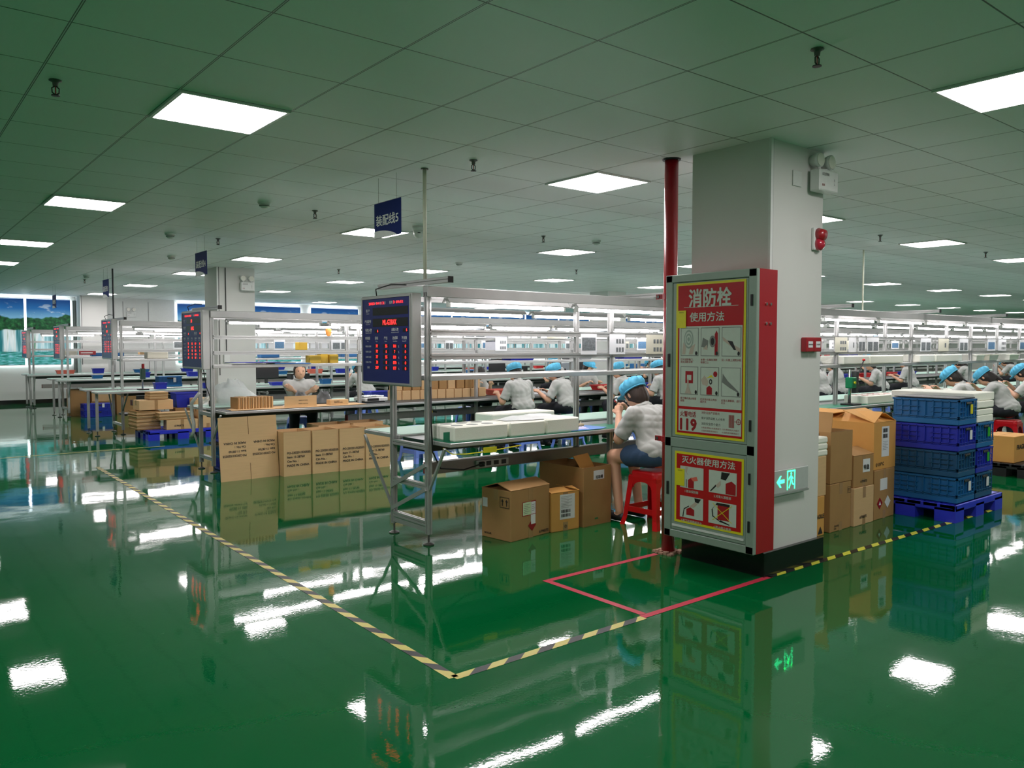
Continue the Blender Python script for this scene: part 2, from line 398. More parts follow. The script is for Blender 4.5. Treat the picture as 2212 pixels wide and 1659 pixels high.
# ---------------------------------------------------------------- floor
CH = 2.789
def mk_floor():
    m = bpy.data.materials.new('green_epoxy_floor'); m.use_nodes = True; nt = m.node_tree; N = nt.nodes; L = nt.links; P = N['Principled BSDF']
    tc = N.new('ShaderNodeTexCoord')
    def noise(sc, det=3, stretch=None):
        n = N.new('ShaderNodeTexNoise'); n.inputs['Scale'].default_value = sc; n.inputs['Detail'].default_value = det
        if stretch: mp = N.new('ShaderNodeMapping'); mp.inputs['Scale'].default_value = stretch; L.new(tc.outputs['Object'], mp.inputs[0]); L.new(mp.outputs[0], n.inputs['Vector'])
        else: L.new(tc.outputs['Object'], n.inputs['Vector'])
        return n
    def ramp(src, p0, p1):
        r = N.new('ShaderNodeMapRange'); r.inputs[1].default_value = p0; r.inputs[2].default_value = p1; L.new(src, r.inputs[0]); return r.outputs[0]
    mx = N.new('ShaderNodeMix'); mx.data_type = 'RGBA'; mx.inputs[6].default_value = (.0006, .104, .026, 1); mx.inputs[7].default_value = (.0008, .124, .032, 1)
    L.new(noise(.6, 4).outputs[0], mx.inputs[0])
    # worn pale specks and scuffs
    sp = ramp(noise(34, 2).outputs[0], .80, .83); sp2 = ramp(noise(5, 6, (1, 3.5, 1)).outputs[0], .70, .78)
    a = N.new('ShaderNodeMath'); a.operation = 'MULTIPLY_ADD'; L.new(sp2, a.inputs[0]); a.inputs[1].default_value = .10; L.new(sp, a.inputs[2]); a.use_clamp = True
    m2 = N.new('ShaderNodeMix'); m2.data_type = 'RGBA'; L.new(a.outputs[0], m2.inputs[0]); L.new(mx.outputs[2], m2.inputs[6]); m2.inputs[7].default_value = (.45, .55, .45, 1)
    L.new(m2.outputs[2], P.inputs['Base Color'])
    P.inputs['Roughness'].default_value = .06; P.inputs['IOR'].default_value = 1.42
    P.inputs['Specular IOR Level'].default_value = .5
    P.inputs['Coat Weight'].default_value = .12; P.inputs['Coat Roughness'].default_value = .02; P.inputs['Coat IOR'].default_value = 1.55
    rr = N.new('ShaderNodeMapRange'); L.new(noise(3, 5).outputs[0], rr.inputs[0]); rr.inputs[3].default_value = .015; rr.inputs[4].default_value = .05; L.new(rr.outputs[0], P.inputs['Roughness'])
    b = N.new('ShaderNodeBump'); b.inputs['Strength'].default_value = .07; b.inputs['Distance'].default_value = .02; L.new(noise(2.6, 1.5).outputs[0], b.inputs['Height'])
    b2 = N.new('ShaderNodeBump'); b2.inputs['Strength'].default_value = .05; b2.inputs['Distance'].default_value = .002; L.new(noise(60, 2).outputs[0], b2.inputs['Height']); L.new(b.outputs[0], b2.inputs['Normal'])
    L.new(b2.outputs[0], P.inputs['Normal']); L.new(b2.outputs[0], P.inputs['Coat Normal'])
    return m
X0, X1, Y0, Y1 = -6., 37., -7., 21.2
tag(MB().box(X0, X1, Y0, Y1, -.1, 0, mk_floor()).build('floor'), kind='structure')
def mk_ceil():
    m = bpy.data.materials.new('perforated_ceiling_tiles'); m.use_nodes = True; nt = m.node_tree; N = nt.nodes; L = nt.links; P = N['Principled BSDF']
    tc = N.new('ShaderNodeTexCoord'); sp = N.new('ShaderNodeSeparateXYZ'); L.new(tc.outputs['Object'], sp.inputs[0])
    def M(op, a, b=None, c=None):
        n = N.new('ShaderNodeMath'); n.operation = op
        for i, x in enumerate((a, b, c)):
            if x is None: continue
            if isinstance(x, (int, float)): n.inputs[i].default_value = x
            else: L.new(x, n.inputs[i])
        return n.outputs[0]
    def seam(c, wd):                                       # distance to the nearest multiple of 0.6
        d = M('ABSOLUTE', M('SUBTRACT', M('FRACT', M('ADD', M('DIVIDE', c, .6), .5)), .5)); return M('LESS_THAN', d, wd/.6)
    dx = seam(sp.outputs[0], .0062); dx2 = seam(sp.outputs[0], .0020); dy = seam(sp.outputs[1], .0036)
    dark = M('MAXIMUM', M('SUBTRACT', dx, M('MULTIPLY', dx2, .8)), dy)
    # pin-hole perforation of the metal tiles
    vo = N.new('ShaderNodeTexVoronoi'); vo.feature = 'F1'; vo.inputs['Scale'].default_value = 55; vo.inputs['Randomness'].default_value = 0; L.new(tc.outputs['Object'], vo.inputs['Vector'])
    hole = M('MULTIPLY', M('LESS_THAN', vo.outputs['Distance'], .24), .22)
    nz = N.new('ShaderNodeTexNoise'); nz.inputs['Scale'].default_value = .8; L.new(tc.outputs['Object'], nz.inputs['Vector'])
    mx = N.new('ShaderNodeMix'); mx.data_type = 'RGBA'; L.new(M('MAXIMUM', hole, M('MULTIPLY', dark, .9)), mx.inputs[0])
    mx.inputs[6].default_value = (.93, .95, .97, 1); mx.inputs[7].default_value = (.03, .04, .035, 1)
    L.new(mx.outputs[2], P.inputs['Base Color']); P.inputs['Roughness'].default_value = .55
    return m
tag(MB().box(X0, X1, Y0, Y1, CH, CH+.1, mk_ceil()).build('ceiling'), kind='structure')
for nm, b in dict(wall_far=(X0, X1, Y1, Y1+.15), wall_near=(X0, X1, Y0-.15, Y0), wall_left=(X0-.15, X0, Y0, Y1), wall_right=(X1, X1+.15, Y0, Y1)).items():
    tag(MB().box(b[0], b[1], b[2], b[3], 0, CH, PAINT).build(nm), kind='structure')
tag(MB().box(X0, X1, Y1-.015, Y1, 0, .11, TILEK).build('baseboard_far'), kind='structure')

# ---------------------------------------------------------------- ceiling light panels
rows = [(-7.5, 'row behind the camera'), (-1.5, 'front row'), (3.5, 'second row'), (9.5, 'third row'), (15.5, 'fourth row'), (20.5, 'fifth row'), (26.5, 'sixth row'), (32.5, 'row by the far wall')]
proto = None
for j, rn in rows:
    for n, i in enumerate([-4.5]+[.5+5*k for k in range(12)]):
        if j == -7.5 and i > 11: continue
        if j > 4 and i < 0: continue
        lab = f'square white LED ceiling panel, {ORD[n]} from the left in the {rn}'
        p = (i*.6, j*.6, CH)
        if proto is None:
            proto = thing('ceiling_light', lab, 'ceiling light', p, 0, 'square LED ceiling panels')
            f = MB()
            for a, b in (((-.298, .298), (-.298, -.280)), ((-.298, .298), (.280, .298)), ((-.298, -.280), (-.28, .28)), ((.280, .298), (-.28, .28))):
                f.box(a[0], a[1], b[0], b[1], -.012, .0, WHT)
            f.build('frame', proto); MB().box(-.28, .28, -.28, .28, -.006, -.002, WHT).quad((-.28, .28, -.008), (.28, .28, -.008), (.28, -.28, -.008), (-.28, -.28, -.008), DIFF).build('diffuser', proto)
        else: dup(proto, p, label=lab)

# sprinklers, smoke detectors, dome camera
def sprinkler(p, lab):
    t = thing('fire_sprinkler', lab, 'sprinkler', p, 0, 'fire sprinklers in the ceiling')
    a = MB(); a.lathe([(.028, 0), (.03, -.004), (.014, -.012), (.012, -.03), (.0001, -.03)][::-1], STEEL, 12); a.build('escutcheon', t)
    b = MB()
    for s in (-1, 1): b.tube([(0, 0, -.028), (s*.016, 0, -.04), (s*.015, 0, -.062), (0, 0, -.072)], .0032, BLK, 6)
    b.lathe([(.0001, -.078), (.02, -.077), (.02, -.073), (.0001, -.072)], BLK, 12); b.build('deflector', t)
    MB().tube([(0, 0, -.03), (0, 0, -.068)], .003, PRINTR, 6).build('glass_bulb', t); return t
spr = sprinkler((2.08, 2.11, CH), 'black fire sprinkler head above the nearest assembly line display')
for p, l in [((-.52, 2.04), 'black fire sprinkler head at the upper left, nearest the left picture edge'), ((2.02, -.54), 'black fire sprinkler head in the ceiling in front of the big white pillar'),
    ((2.12, 4.76), 'black fire sprinkler head left of the hanging assembly line 5 sign'), ((8.04, 2.15), 'small black sprinkler head right of the pillar before the wide ceiling panel'),
    ((10.87, 2.06), 'small black sprinkler head farther right beyond the second lit panel past the pillar'), ((2.07, 7.36), 'small black sprinkler head above the second assembly line'),
    ((2.05, 14.96), 'tiny black sprinkler head above the fourth assembly line display'), ((5.0, 4.7), 'small sprinkler head between the red pipe and the white pole'),
    ((5.0, 10.0), 'tiny sprinkler head over the far part of the third assembly line'), ((8.2, 7.5), 'tiny sprinkler head in the middle of the far ceiling'), ((8., 12.), 'tiny sprinkler head right of the distant pillar')]:
    dup(spr, (p[0], p[1], CH), label=l)
def smoke(p, lab):
    t = thing('smoke_detector', lab, 'smoke detector', p, 0, 'smoke detectors on the ceiling')
    MB().lathe([(.0001, -.02), (.055, -.018), (.06, 0)], WHT, 20).build('base', t)
    MB().lathe([(.0001, -.055), (.025, -.054), (.042, -.04), (.048, -.02)], WHT, 20).build('cover', t, True)
    MB().lathe([(.0001, -.046), (.0455, -.036), (.047, -.030), (.0001, -.030)], DKG, 20).build('vent_ring', t); return t
sm = smoke((1.57, 4.64, CH), 'round white smoke detector left of the line 5 sign')
for p, l in [((1.5, 7.31), 'round white smoke detector above the second assembly line display'), ((5.79, 4.61), 'round white smoke detector between two lit panels left of the red pipe'),
             ((5.95, 7.79), 'small round smoke detector right of the white pole'), ((2.19, 9.7), 'small smoke detector near the third line display'), ((1.9, 14.), 'tiny smoke detector at the far left ceiling')]:
    dup(sm, (p[0], p[1], CH), label=l)
t = thing('dome_camera', 'white dome security camera on the ceiling beside the white pole', 'camera', (3.45, 5.0, CH))
MB().lathe([(.0001, -.05), (.065, -.048), (.07, 0)], WHT, 20).build('housing', t, True)
MB().lathe([(.0001, -.13), (.03, -.125), (.055, -.1), (.062, -.05)], WHT, 20).build('dome', t, True); MB().cbox((-.03, -.052, -.075), (.03, .012, .012), BLK).build('lens', t)

# ---------------------------------------------------------------- pillars
def pillar(x, y, lab, conduit=True):
    t = thing('pillar', lab, 'pillar', (x, y, 0)); t['kind'] = 'structure'
    MB().box(0, .64, 0, .60, 0, CH, PAINT).build('shaft', t)
    MB().box(-.035, .675, -.03, .635, 0, .155, TILEK).build('skirting', t)
    if conduit:
        MB().box(-.004, .022, -.018, -.001, 1.9, CH, WHT).build('conduit', t); MB().box(.024, .036, -.010, -.001, 1.0, CH, DKG).build('cable', t)
    return t
pl = pillar(3.17, .45, 'square white pillar with black tiled foot behind the hydrant cabinet')
for x, y, l in [(3.22, 10.85, 'distant square white pillar behind the second line display'), (12.4, 10.85, 'white pillar far off among the racks'), (21.6, 10.85, 'farther white pillar among the racks'), (3.0, 20.6, 'white pillar at the far wall left'), (12.4, 20.6, 'white pillar at the far wall centre')]:
    p = dup(pl, (x, y, 0), label=l); p['kind'] = 'structure'

# ---------------------------------------------------------------- hydrant cabinet
def poster(t, name, y0, y1, z0, z1, x):
    """red poster with yellow border on plane X=x facing -X; y0 is the right edge seen from the front"""
    mb = MB(); mb.box(x-.001, x, y0, y1, z0, z1, YTP); mb.box(x-.002, x-.001, y0+.016, y1-.016, z0+.016, z1-.016, POSTR); return mb.build(name, t)
t = thing('fire_hydrant_cabinet', 'tall grey framed fire hydrant cabinet with red sides and instruction posters', 'fire cabinet', (0, 0, 0))
CX = 2.945; cy0, cy1, cz0, cz1 = .375, 1.085, .185, 1.955
MB().box(CX+.03, 3.165, cy0, cy1, cz0, cz1, REDP).build('case', t)
fr = MB()
for a in [(cy0-.002, cy0+.058, cz0, cz1), (cy1-.055, cy1+.002, cz0, cz1), (cy0, cy1, cz1-.05, cz1), (cy0, cy1, cz0, cz0+.05), (cy0, cy1, .80, .865)]:
    fr.bbox(CX, CX+.03, a[0], a[1], a[2], a[3], CABG, .004)
fr.build('frame', t)
for nm, z0, z1 in (('upper', .868, 1.902), ('lower', .238, .797)):
    d = MB(); d.bbox(CX+.004, CX+.028, cy0+.06, cy1-.057, z0, z1, CABG, .004); d = d.build('door', t)
    if nm == 'lower': MB().bar((CX+.001, cy0+.07, z0+.03), (CX+.001, cy1-.07, z0+.03), .006, .014, WHT).build('rail', d)
    for z in ((z0+.12, z1-.14)): MB().cbox((CX-.004, cy0+.032, z), (.01, .012, .07), BLK).build('hinge', d)
    MB().bbox(CX-.008, CX, cy1-.042, cy1-.022, (z0+z1)/2-.045, (z0+z1)/2+.045, BLK, .003).build('latch', d)
for z in (1.62, 1.74):
    for x in (3.045, 3.09): MB().tube([(x, cy0+.001, z), (x, cy0-.008, z)], .009, CHROME, 10).build('bolt', t)
R_, U_ = (0, -1, 0), (0, 0, 1); yl = cy1-.09; yr = cy0+.075; px_ = CX+.001
pu = poster(t, 'hydrant_poster', yr, yl, .885, 1.895, px_)
xx = px_-.003; W_ = yl-yr
TX = lambda u: yl-u*W_                                      # u: 0 left .. 1 right
h = MB(); h.box(xx-.0005, xx+.001, TX(.96), TX(.055), 1.08, 1.61, POSTW); h.box(xx-.0005, xx+.001, TX(.96), TX(.055), .915, 1.062, POSTW); h.build('white_field', pu)
it = [('消防栓', (xx-.001, TX(.5), 1.745), R_, U_, .125, POSTW, 'C', .03, .33), ('使用方法', (xx-.001, TX(.46), 1.645), R_, U_, .065, POSTW, 'C', .02, .27),
      ('火警电话', (xx-.001, TX(.08), 1.015), R_, U_, .04, PRINTR, 'L', .02, .13), ('119', (xx-.001, TX(.085), .925), R_, U_, .105, PRINTR, 'L', .045, .13)]
cap = [['打开消防箱门，\n取出消防水带', '水带一头接在消防\n栓接口上', '另一头接上消防水枪'], ['按下箱内消火栓泵\n按钮', '打开消火栓上的水\n阀开关', '对准火源根部，进行\n灭火']]
for r in (0, 1):
    for c in range(3): it.append((cap[r][c], (xx-.001, TX(.08+c*.30), (1.385, 1.128)[r]), R_, U_, .0165, PRINTR, 'L', .01, None))
it += [('消防设施严禁挪用', (xx-.001, TX(.40), 1.04), R_, U_, .018, PRINTR, 'L', 0, None), ('爱护消防设施 人人有责', (xx-.001, TX(.40), 1.005), R_, U_, .018, PRINTK, 'L', 0, None),
       ('消防安全四个能力', (xx-.001, TX(.40), .968), R_, U_, .019, PRINTK, 'L', 0, None), ('①检查消除火灾隐患能力  ②扑救初起火灾能力', (xx-.001, TX(.40), .945), R_, U_, .012, PRINTR, 'L', 0, .29),
       ('③组织疏散逃生能力       ④消防宣传教育能力', (xx-.001, TX(.40), .925), R_, U_, .012, PRINTR, 'L', 0, .29)]
lettering(pu, it)
MB().box(xx-.001, xx, TX(.9), TX(.12), 1.733, 1.736, POSTW).build('rule', pu)
HANDP = mat('printed_hand', srgb(190, 175, 160)[:3], .6); GREYP = mat('printed_grey', srgb(120, 125, 120)[:3], .6)
def disc(mb, u, z, ru, rz_, m, d=.0018, n=18, x=None): mb.add([((x or xx)-d, TX(u)+ru*math.cos(2*PI*k/n), z+rz_*math.sin(2*PI*k/n)) for k in range(n)], [tuple(range(n))], m)
def poly(mb, pts, m, d=.0016): mb.add([(xx-d, TX(u), z) for u, z in pts], [tuple(range(len(pts)))], m)
for r in (0, 1):
    for c in range(3):
        u0 = .08+c*.30; u1 = u0+.265; z1 = (1.60, 1.345)[r]; z0 = z1-.185
        q = MB(); q.box(xx-.0012, xx-.0005, TX(u1), TX(u0), z0, z1, GREYP); q.box(xx-.0014, xx-.0012, TX(u1-.008), TX(u0+.008), z0+.004, z1-.004, POSTW)
        if (r, c) == (0, 0):
            poly(q, [(u0+.02, z0+.01), (u0+.07, z0+.01), (u0+.08, z0+.06), (u0+.04, z0+.09)], HANDP); poly(q, [(u0+.12, z0+.01), (u0+.18, z0+.01), (u0+.22, z0+.08), (u0+.15, z0+.06)], HANDP)
            for k in range(5): disc(q, u0+.12, z0+.11, .038-.007*k, .062-.012*k, (CABG, POSTW)[k % 2], .002+.0002*k)
        if (r, c) == (0, 1):
            poly(q, [(u0+.20, z0+.006), (u0+.245, z0+.006), (u0+.245, z1-.04), (u0+.225, z1-.02), (u0+.20, z1-.045)], REDP); disc(q, u0+.17, z0+.095, .024, .038, GREYP, .002); disc(q, u0+.17, z0+.095, .013, .024, BLK, .0024)
            poly(q, [(u0+.01, z0+.06), (u0+.10, z0+.05), (u0+.11, z0+.10), (u0+.03, z0+.12)], GREYP, .0018); poly(q, [(u0+.03, z0+.045), (u0+.10, z0+.04), (u0+.09, z0+.075)], HANDP, .002)
        if (r, c) == (0, 2):
            poly(q, [(u0+.01, z1-.06), (u0+.12, z1-.10), (u0+.255, z0+.05), (u0+.255, z0+.02), (u0+.14, z0+.06), (u0+.02, z0+.10)], HANDP); poly(q, [(u0+.08, z1-.085), (u0+.15, z1-.09), (u0+.20, z0+.04), (u0+.17, z0+.04)], BLK, .002)
        if (r, c) == (1, 0):
            q.box(xx-.002, xx-.0016, TX(u0+.19), TX(u0+.075), z0+.075, z0+.155, REDP); q.box(xx-.0024, xx-.002, TX(u0+.165), TX(u0+.10), z0+.095, z0+.13, POSTW); poly(q, [(u0+.07, z0+.006), (u0+.17, z0+.006), (u0+.13, z0+.05), (u0+.125, z0+.105), (u0+.105, z0+.105), (u0+.10, z0+.05)], HANDP, .0028)
        if (r, c) == (1, 1):
            poly(q, [(u0+.01, z0+.10), (u0+.06, z0+.13), (u0+.12, z0+.09), (u0+.10, z0+.06), (u0+.03, z0+.07)], HANDP); poly(q, [(u0+.09, z0+.006), (u0+.17, z0+.006), (u0+.17, z0+.05), (u0+.13, z0+.065), (u0+.09, z0+.05)], REDP)
            disc(q, u0+.15, z0+.09, .012, .018, BLK, .002); disc(q, u0+.15, z0+.09, .006, .009, POSTW, .0024); disc(q, u0+.215, z1-.045, .016, .018, REDP, .002); poly(q, [(u0+.08, z0+.11), (u0+.16, z0+.135), (u0+.20, z0+.11), (u0+.16, z0+.12)], YTP, .0021)
        if (r, c) == (1, 2):
            poly(q, [(u0+.01, z0+.09), (u0+.02, z1-.04), (u0+.09, z0+.10), (u0+.16, z0+.07), (u0+.24, z0+.035), (u0+.23, z0+.028), (u0+.12, z0+.055)], GREYP)
        disc(q, u0+.235, z0+.018, .009, .013, BLK, .003); q.build('picture', pu)
q = MB()
for k in range(5): q.box(xx-.002, xx-.0012, TX(.80)-.0+.0, TX(.80)+.004, .965, 1.045, PRINTR) if k == 0 else q.box(xx-.002, xx-.0012, TX(.80)-k*.0085, TX(.80)-k*.0085+.005, .965, 1.045, PRINTR)
disc(q, .925, 1.005, .017, .019, PRINTR, .0016); disc(q, .925, 1.005, .012, .014, POSTW, .0019); q.box(xx-.0024, xx-.002, TX(.955), TX(.87), 1.0035, 1.0065, PRINTR); q.box(xx-.0024, xx-.002, TX(.925)-.0015, TX(.925)+.0015, .99, 1.02, PRINTR); q.build('hose_symbol', pu)
pw = poster(t, 'extinguisher_poster', yr, yl, .295, .775, px_)
it = [('灭火器使用方法', (xx-.001, TX(.5), .705), R_, U_, .052, POSTW, 'C', .02, .42)]
for k, (c, r, s) in enumerate([(0, 0, '1.拔出保险销'), (1, 0, '2.对准火源根部'), (0, 1, '3.按下压把喷射灭火'), (1, 1, '4.禁止倒立使用')]):
    u0 = (.09, .52)[c]; u1 = (.44, .91)[c]; z1 = (.68, .48)[r]; z0 = z1-.145
    it.append((s, (xx-.001, TX((u0+u1)/2), z0-.028), R_, U_, .02, POSTW, 'C', .01, None))
    q = MB(); q.box(xx-.0012, xx-.0004, TX(u1), TX(u0), z0, z1, POSTW)
    if k == 0: poly(q, [(u0+.12, z0+.003), (u0+.21, z0+.003), (u0+.21, z0+.055), (u0+.17, z0+.075), (u0+.12, z0+.055)], REDP); poly(q, [(u0+.16, z0+.07), (u0+.25, z0+.085), (u0+.27, z0+.06), (u0+.20, z0+.05)], ORG, .002); poly(q, [(u0+.08, z1-.003), (u0+.12, z1-.003), (u0+.10, z1-.04), (u0+.13, z0+.085), (u0+.115, z0+.09), (u0+.08, z1-.035)], HANDP); poly(q, [(u0+.115, z0+.05), (u0+.09, z0+.06), (u0+.09, z0+.003), (u0+.10, z0+.003), (u0+.10, z0+.055)], BLK)
    if k == 1: poly(q, [(u0+.24, z0+.003), (u0+.38, z0+.003), (u0+.38, z0+.07), (u0+.32, z0+.09), (u0+.24, z0+.07)], REDP); poly(q, [(u0+.18, z1-.005), (u0+.30, z1-.005), (u0+.24, z0+.09), (u0+.17, z0+.095)], BLK); poly(q, [(u0+.10, z0+.05), (u0+.17, z0+.085), (u0+.17, z0+.055), (u0+.13, z0+.035)], HANDP, .002); poly(q, [(u0+.02, z0+.01), (u0+.10, z0+.055), (u0+.11, z0+.045), (u0+.03, z0+.005)], BLK)
    if k == 2: poly(q, [(u0+.10, z0+.02), (u0+.22, z0+.02), (u0+.22, z0+.06), (u0+.16, z0+.075), (u0+.10, z0+.06)], REDP); poly(q, [(u0+.22, z1-.005), (u0+.32, z1-.005), (u0+.28, z1-.035), (u0+.23, z1-.03)], BLK); poly(q, [(u0+.15, z0+.08), (u0+.23, z1-.03), (u0+.27, z1-.04), (u0+.21, z0+.075)], HANDP, .002); poly(q, [(u0+.04, z0+.003), (u0+.06, z0+.06), (u0+.14, z0+.085), (u0+.14, z0+.078), (u0+.07, z0+.055), (u0+.055, z0+.003)], BLK)
    if k == 3:
        poly(q, [(u0+.13, z0+.03), (u0+.29, z0+.03), (u0+.29, z1-.02), (u0+.13, z1-.02)], REDP); poly(q, [(u0+.10, z1-.022), (u0+.30, z1-.022), (u0+.30, z1-.006), (u0+.12, z1-.006)], BLK, .002); poly(q, [(u0+.17, z0+.03), (u0+.30, z0+.012), (u0+.30, z0+.006), (u0+.16, z0+.018)], BLK, .002)
        for a, b in (((.06, .13), (.33, .02)), ((.06, .02), (.33, .13))): poly(q, [(u0+a[0], z0+a[1]), (u0+b[0], z0+b[1]), (u0+b[0], z0+b[1]+.005), (u0+a[0], z0+a[1]+.005)], YTP, .0026)
        poly(q, [(u0+.11, z1-.015), (u0+.06, z1-.05), (u0+.07, z0+.05), (u0+.17, z0+.022), (u0+.17, z0+.016), (u0+.055, z0+.045), (u0+.045, z1-.055)], BLK)
    q.build('picture', pw)
lettering(pw, it)
for z, y, hh in ((1.60, TX(.02), .115), (.545, TX(.02), .115)):
    c = MB(); c.box(xx-.004, xx-.0028, y-.075, y, z, z+hh, YTP); c = c.build('inspection_card', t)
    lettering(c, [('消防器材检查卡', (xx-.0042, y-.038, z+hh-.016), R_, U_, .009, PRINTK, 'C', 0, .04)])
# red riser pipe
t = thing('fire_riser_pipe', 'red vertical fire riser pipe standing left of the white pillar', 'pipe', (3.145, 1.215, 0))
MB().tube([(0, 0, .0), (0, 0, CH)], .048, REDP, 24).build('pipe', t, True)
MB().lathe([(.0001, -.012), (.062, -.010), (.066, 0)], BLK, 20, (0, 0, CH)).build('ceiling_collar', t)
for z in (.82, 1.83):
    c = MB(); c.tube([(0, 0, z-.02), (0, 0, z+.02)], .056, REDP, 20); c.box(-.03, -.01, .05, .105, z-.018, z+.018, REDP); c.tube([(-.035, .085, z), (.02, .085, z)], .012, STEEL, 8); c.build('clamp', t)
g = MB()
for k in range(46):
    q = random.uniform(0, 2*PI); r = random.uniform(.04, .095); s = random.uniform(.008, .022); g.cbox((r*math.cos(q), r*math.sin(q), s*.4), (s*1.8, s*1.4, s*random.uniform(.6, 1.6)*(1.3-r*8 if r < .1 else .4)+.004), mat('crumbled_mortar', srgb(176, 140, 120)[:3], .95, var=.3, scale=60))
g.build('mortar', t)

# emergency lamp, plate, strobe, call points, exit sign on the pillar face y=.45
def twin_spot(p, lab, sc=1.):
    t = thing('emergency_light', lab, 'emergency light', p)
    b = MB(); b.bbox(-.115, .115, -.075, 0, -.07, .07, WHT, .008); b.build('battery_box', t)
    for s in (-1, 1):
        n = MB().tube([(s*.07, -.04, .07), (s*.07, -.04, .095)], .012, WHT, 8).build('neck', t)
        hd = MB(); hd.tube([(s*.07, .02, .135), (s*.07, -.03, .135), (s*.07, -.05, .135)], [.03, .048, .05], WHT, 18); hd = hd.build('lamp_head', t, True)
        MB().lathe([(.0001, 0), (.043, 0), (.043, .004), (.0001, .004)], mat('lamp_reflector', (.85, .83, .75), .15, spec=.8), 18).xf(Matrix.Translation((s*.07, -.051, .135)) @ Matrix.Rotation(PI/2, 4, 'X')).build('reflector', hd)
    lettering(t, [('应急照明', (-.09, -.0765, .03), (1,0,0), (0,0,1), .022, PRINTK, 'L', 0, None), ('SOS', (-.09, -.0765, -.04), (1,0,0), (0,0,1), .02, PRINTR, 'L', .02, None), ('E\nL', (.06, -.0765, .0), (1,0,0), (0,0,1), .025, PRINTK, 'L', 0, None)])
    return t
em = twin_spot((3.72, .43, 2.575), 'white twin-head emergency light at the top of the near pillar')
e2 = dup(em, (3.70, 10.80, 2.48), label='white twin-head emergency light on the distant pillar'); e3 = dup(em, (4.35, 21.15, 2.35), label='white twin-head emergency light on the far wall')
t = tag(MB().bbox(3.43, 3.53, .440, .449, 2.525, 2.625, WHT, .002).build('blank_plate'), 'square white cover plate beside the emergency light', 'wall plate')
t = thing('fire_strobe', 'red and clear fire alarm strobe on the near pillar', 'alarm', (3.72, .45, 2.2))
MB().bbox(-.05, .05, -.025, 0, -.075, .075, WHT, .006).build('base', t); MB().tube([(0, -.02, .03), (0, -.07, .02)], [.045, .035], REDP, 16).build('horn', t, True)
MB().lathe([(.0001, 0), (.045, 0), (.042, .02), (.02, .04), (.0001, .042)], mat('red_lens', (.5, .02, .05), .1, coat=.5), 16).xf(Matrix.Translation((0, -.025, -.035)) @ Matrix.Rotation(PI/2, 4, 'X')).build('lens', t, True)
for k, (x, l) in enumerate([(3.565, 'red manual call point box on the pillar, left one of two'), (3.66, 'red manual call point box on the pillar, right one at its edge')]):
    t = thing('fire_call_point', l, 'call point', (x, .45, 1.49), 0, 'red call points on the pillar'); MB().bbox(0, .09, -.045, 0, -.048, .048, REDP, .006).build('case', t)
    MB().box(.018, .072, -.0465, -.045, -.02, .022, PAPER).build('press_plate', t); lettering(t, [(('消防栓按钮', '手动报警')[k], (.045, -.047, -.004), (1,0,0), (0,0,1), .011, PRINTK, 'C', .01, None)])
t = thing('exit_sign', 'clear exit sign with glowing green running man and left arrow on pillar', 'sign', (3.30, .445, .60))
MB().bbox(-.10, .33, -.028, -.012, -.075, .075, EXITP, .003).build('plate', t); MB().box(-.10, .33, -.034, -.001, -.088, -.075, ALU).build('holder', t); MB().box(-.05, .3, -.012, 0, -.05, .05, WHT).build('back_box', t)
g = MB(); Y = -.0295
G = lambda pts: g.add([(x+.045, Y, z) for x, z in pts], [tuple(range(len(pts)))], EXITG)
G([(-.09, 0), (-.05, .038), (-.035, .038), (-.055, .012), (0, .012), (0, -.012), (-.055, -.012), (-.035, -.038), (-.05, -.038)])
for a in ((.03, .04, -.062, .062), (.115, .125, -.062, .062), (.03, .125, .055, .065)): G([(a[0], a[2]), (a[1], a[2]), (a[1], a[3]), (a[0], a[3])])
G([(.078+.009*math.cos(q), .042+.010*math.sin(q)) for q in np.linspace(0, 2*PI, 10)[:-1]])
G([(.068, .030), (.086, .030), (.090, 0), (.072, -.004)]); G([(.072, .030), (.052, .018), (.047, .002), (.054, 0), (.060, .012), (.074, .018)]); G([(.084, .028), (.104, .010), (.100, .004), (.084, .014)])
G([(.072, 0), (.082, 0), (.070, -.030), (.058, -.055), (.050, -.050), (.062, -.024)]); G([(.080, 0), (.090, .0), (.098, -.022), (.114, -.030), (.111, -.038), (.090, -.030)])
g.build('symbol', t)

# ---------------------------------------------------------------- floor tapes
def tape(name, lab, p, q, wd, mats, step=.1, slant=.035):
    p = Vector(p); q = Vector(q); d = (q-p); L = d.length; d /= L; n = Vector((-d.y, d.x)); mb = MB(); k = 0; s = 0.
    while s < L:
        e = min(L, s+step); a = 0 if s == 0 else slant; b = 0 if e == L else slant
        P = [p+d*(s-a)-n*wd/2, p+d*(e-b)-n*wd/2, p+d*(e+b)+n*wd/2, p+d*(s+a)+n*wd/2]
        mb.add([(v.x, v.y, .0015) for v in P], [(0,1,2,3)], mats[k % len(mats)]); k += 1; s = e
    return tag(mb.build(name), lab, 'floor tape')
YF = mat('worn_yellow_stripe', srgb(214, 200, 118)[:3], .5, var=.12); YF2 = mat('bright_yellow_stripe', srgb(214, 214, 74)[:3], .45); GF = mat('dark_grey_stripe', srgb(66, 66, 68)[:3], .5); KF = mat('black_stripe', (.012, .014, .012), .4)
RF = mat('red_floor_tape', srgb(196, 52, 74)[:3], .5, var=.15)
tape('hazard_tape', 'black and yellow floor tape running back past the line ends', (.715, .40), (.86, 8.25), .05, (YF, GF))
tape('hazard_tape', 'faded yellow and grey floor tape in front of the nearest bench', (.715, .40), (1.97, .40), .05, (YF, GF))
tape('hazard_tape', 'bright black and yellow floor tape from the pillar to the pallet', (3.17, .415), (6.7, .345), .05, (KF, YF2))
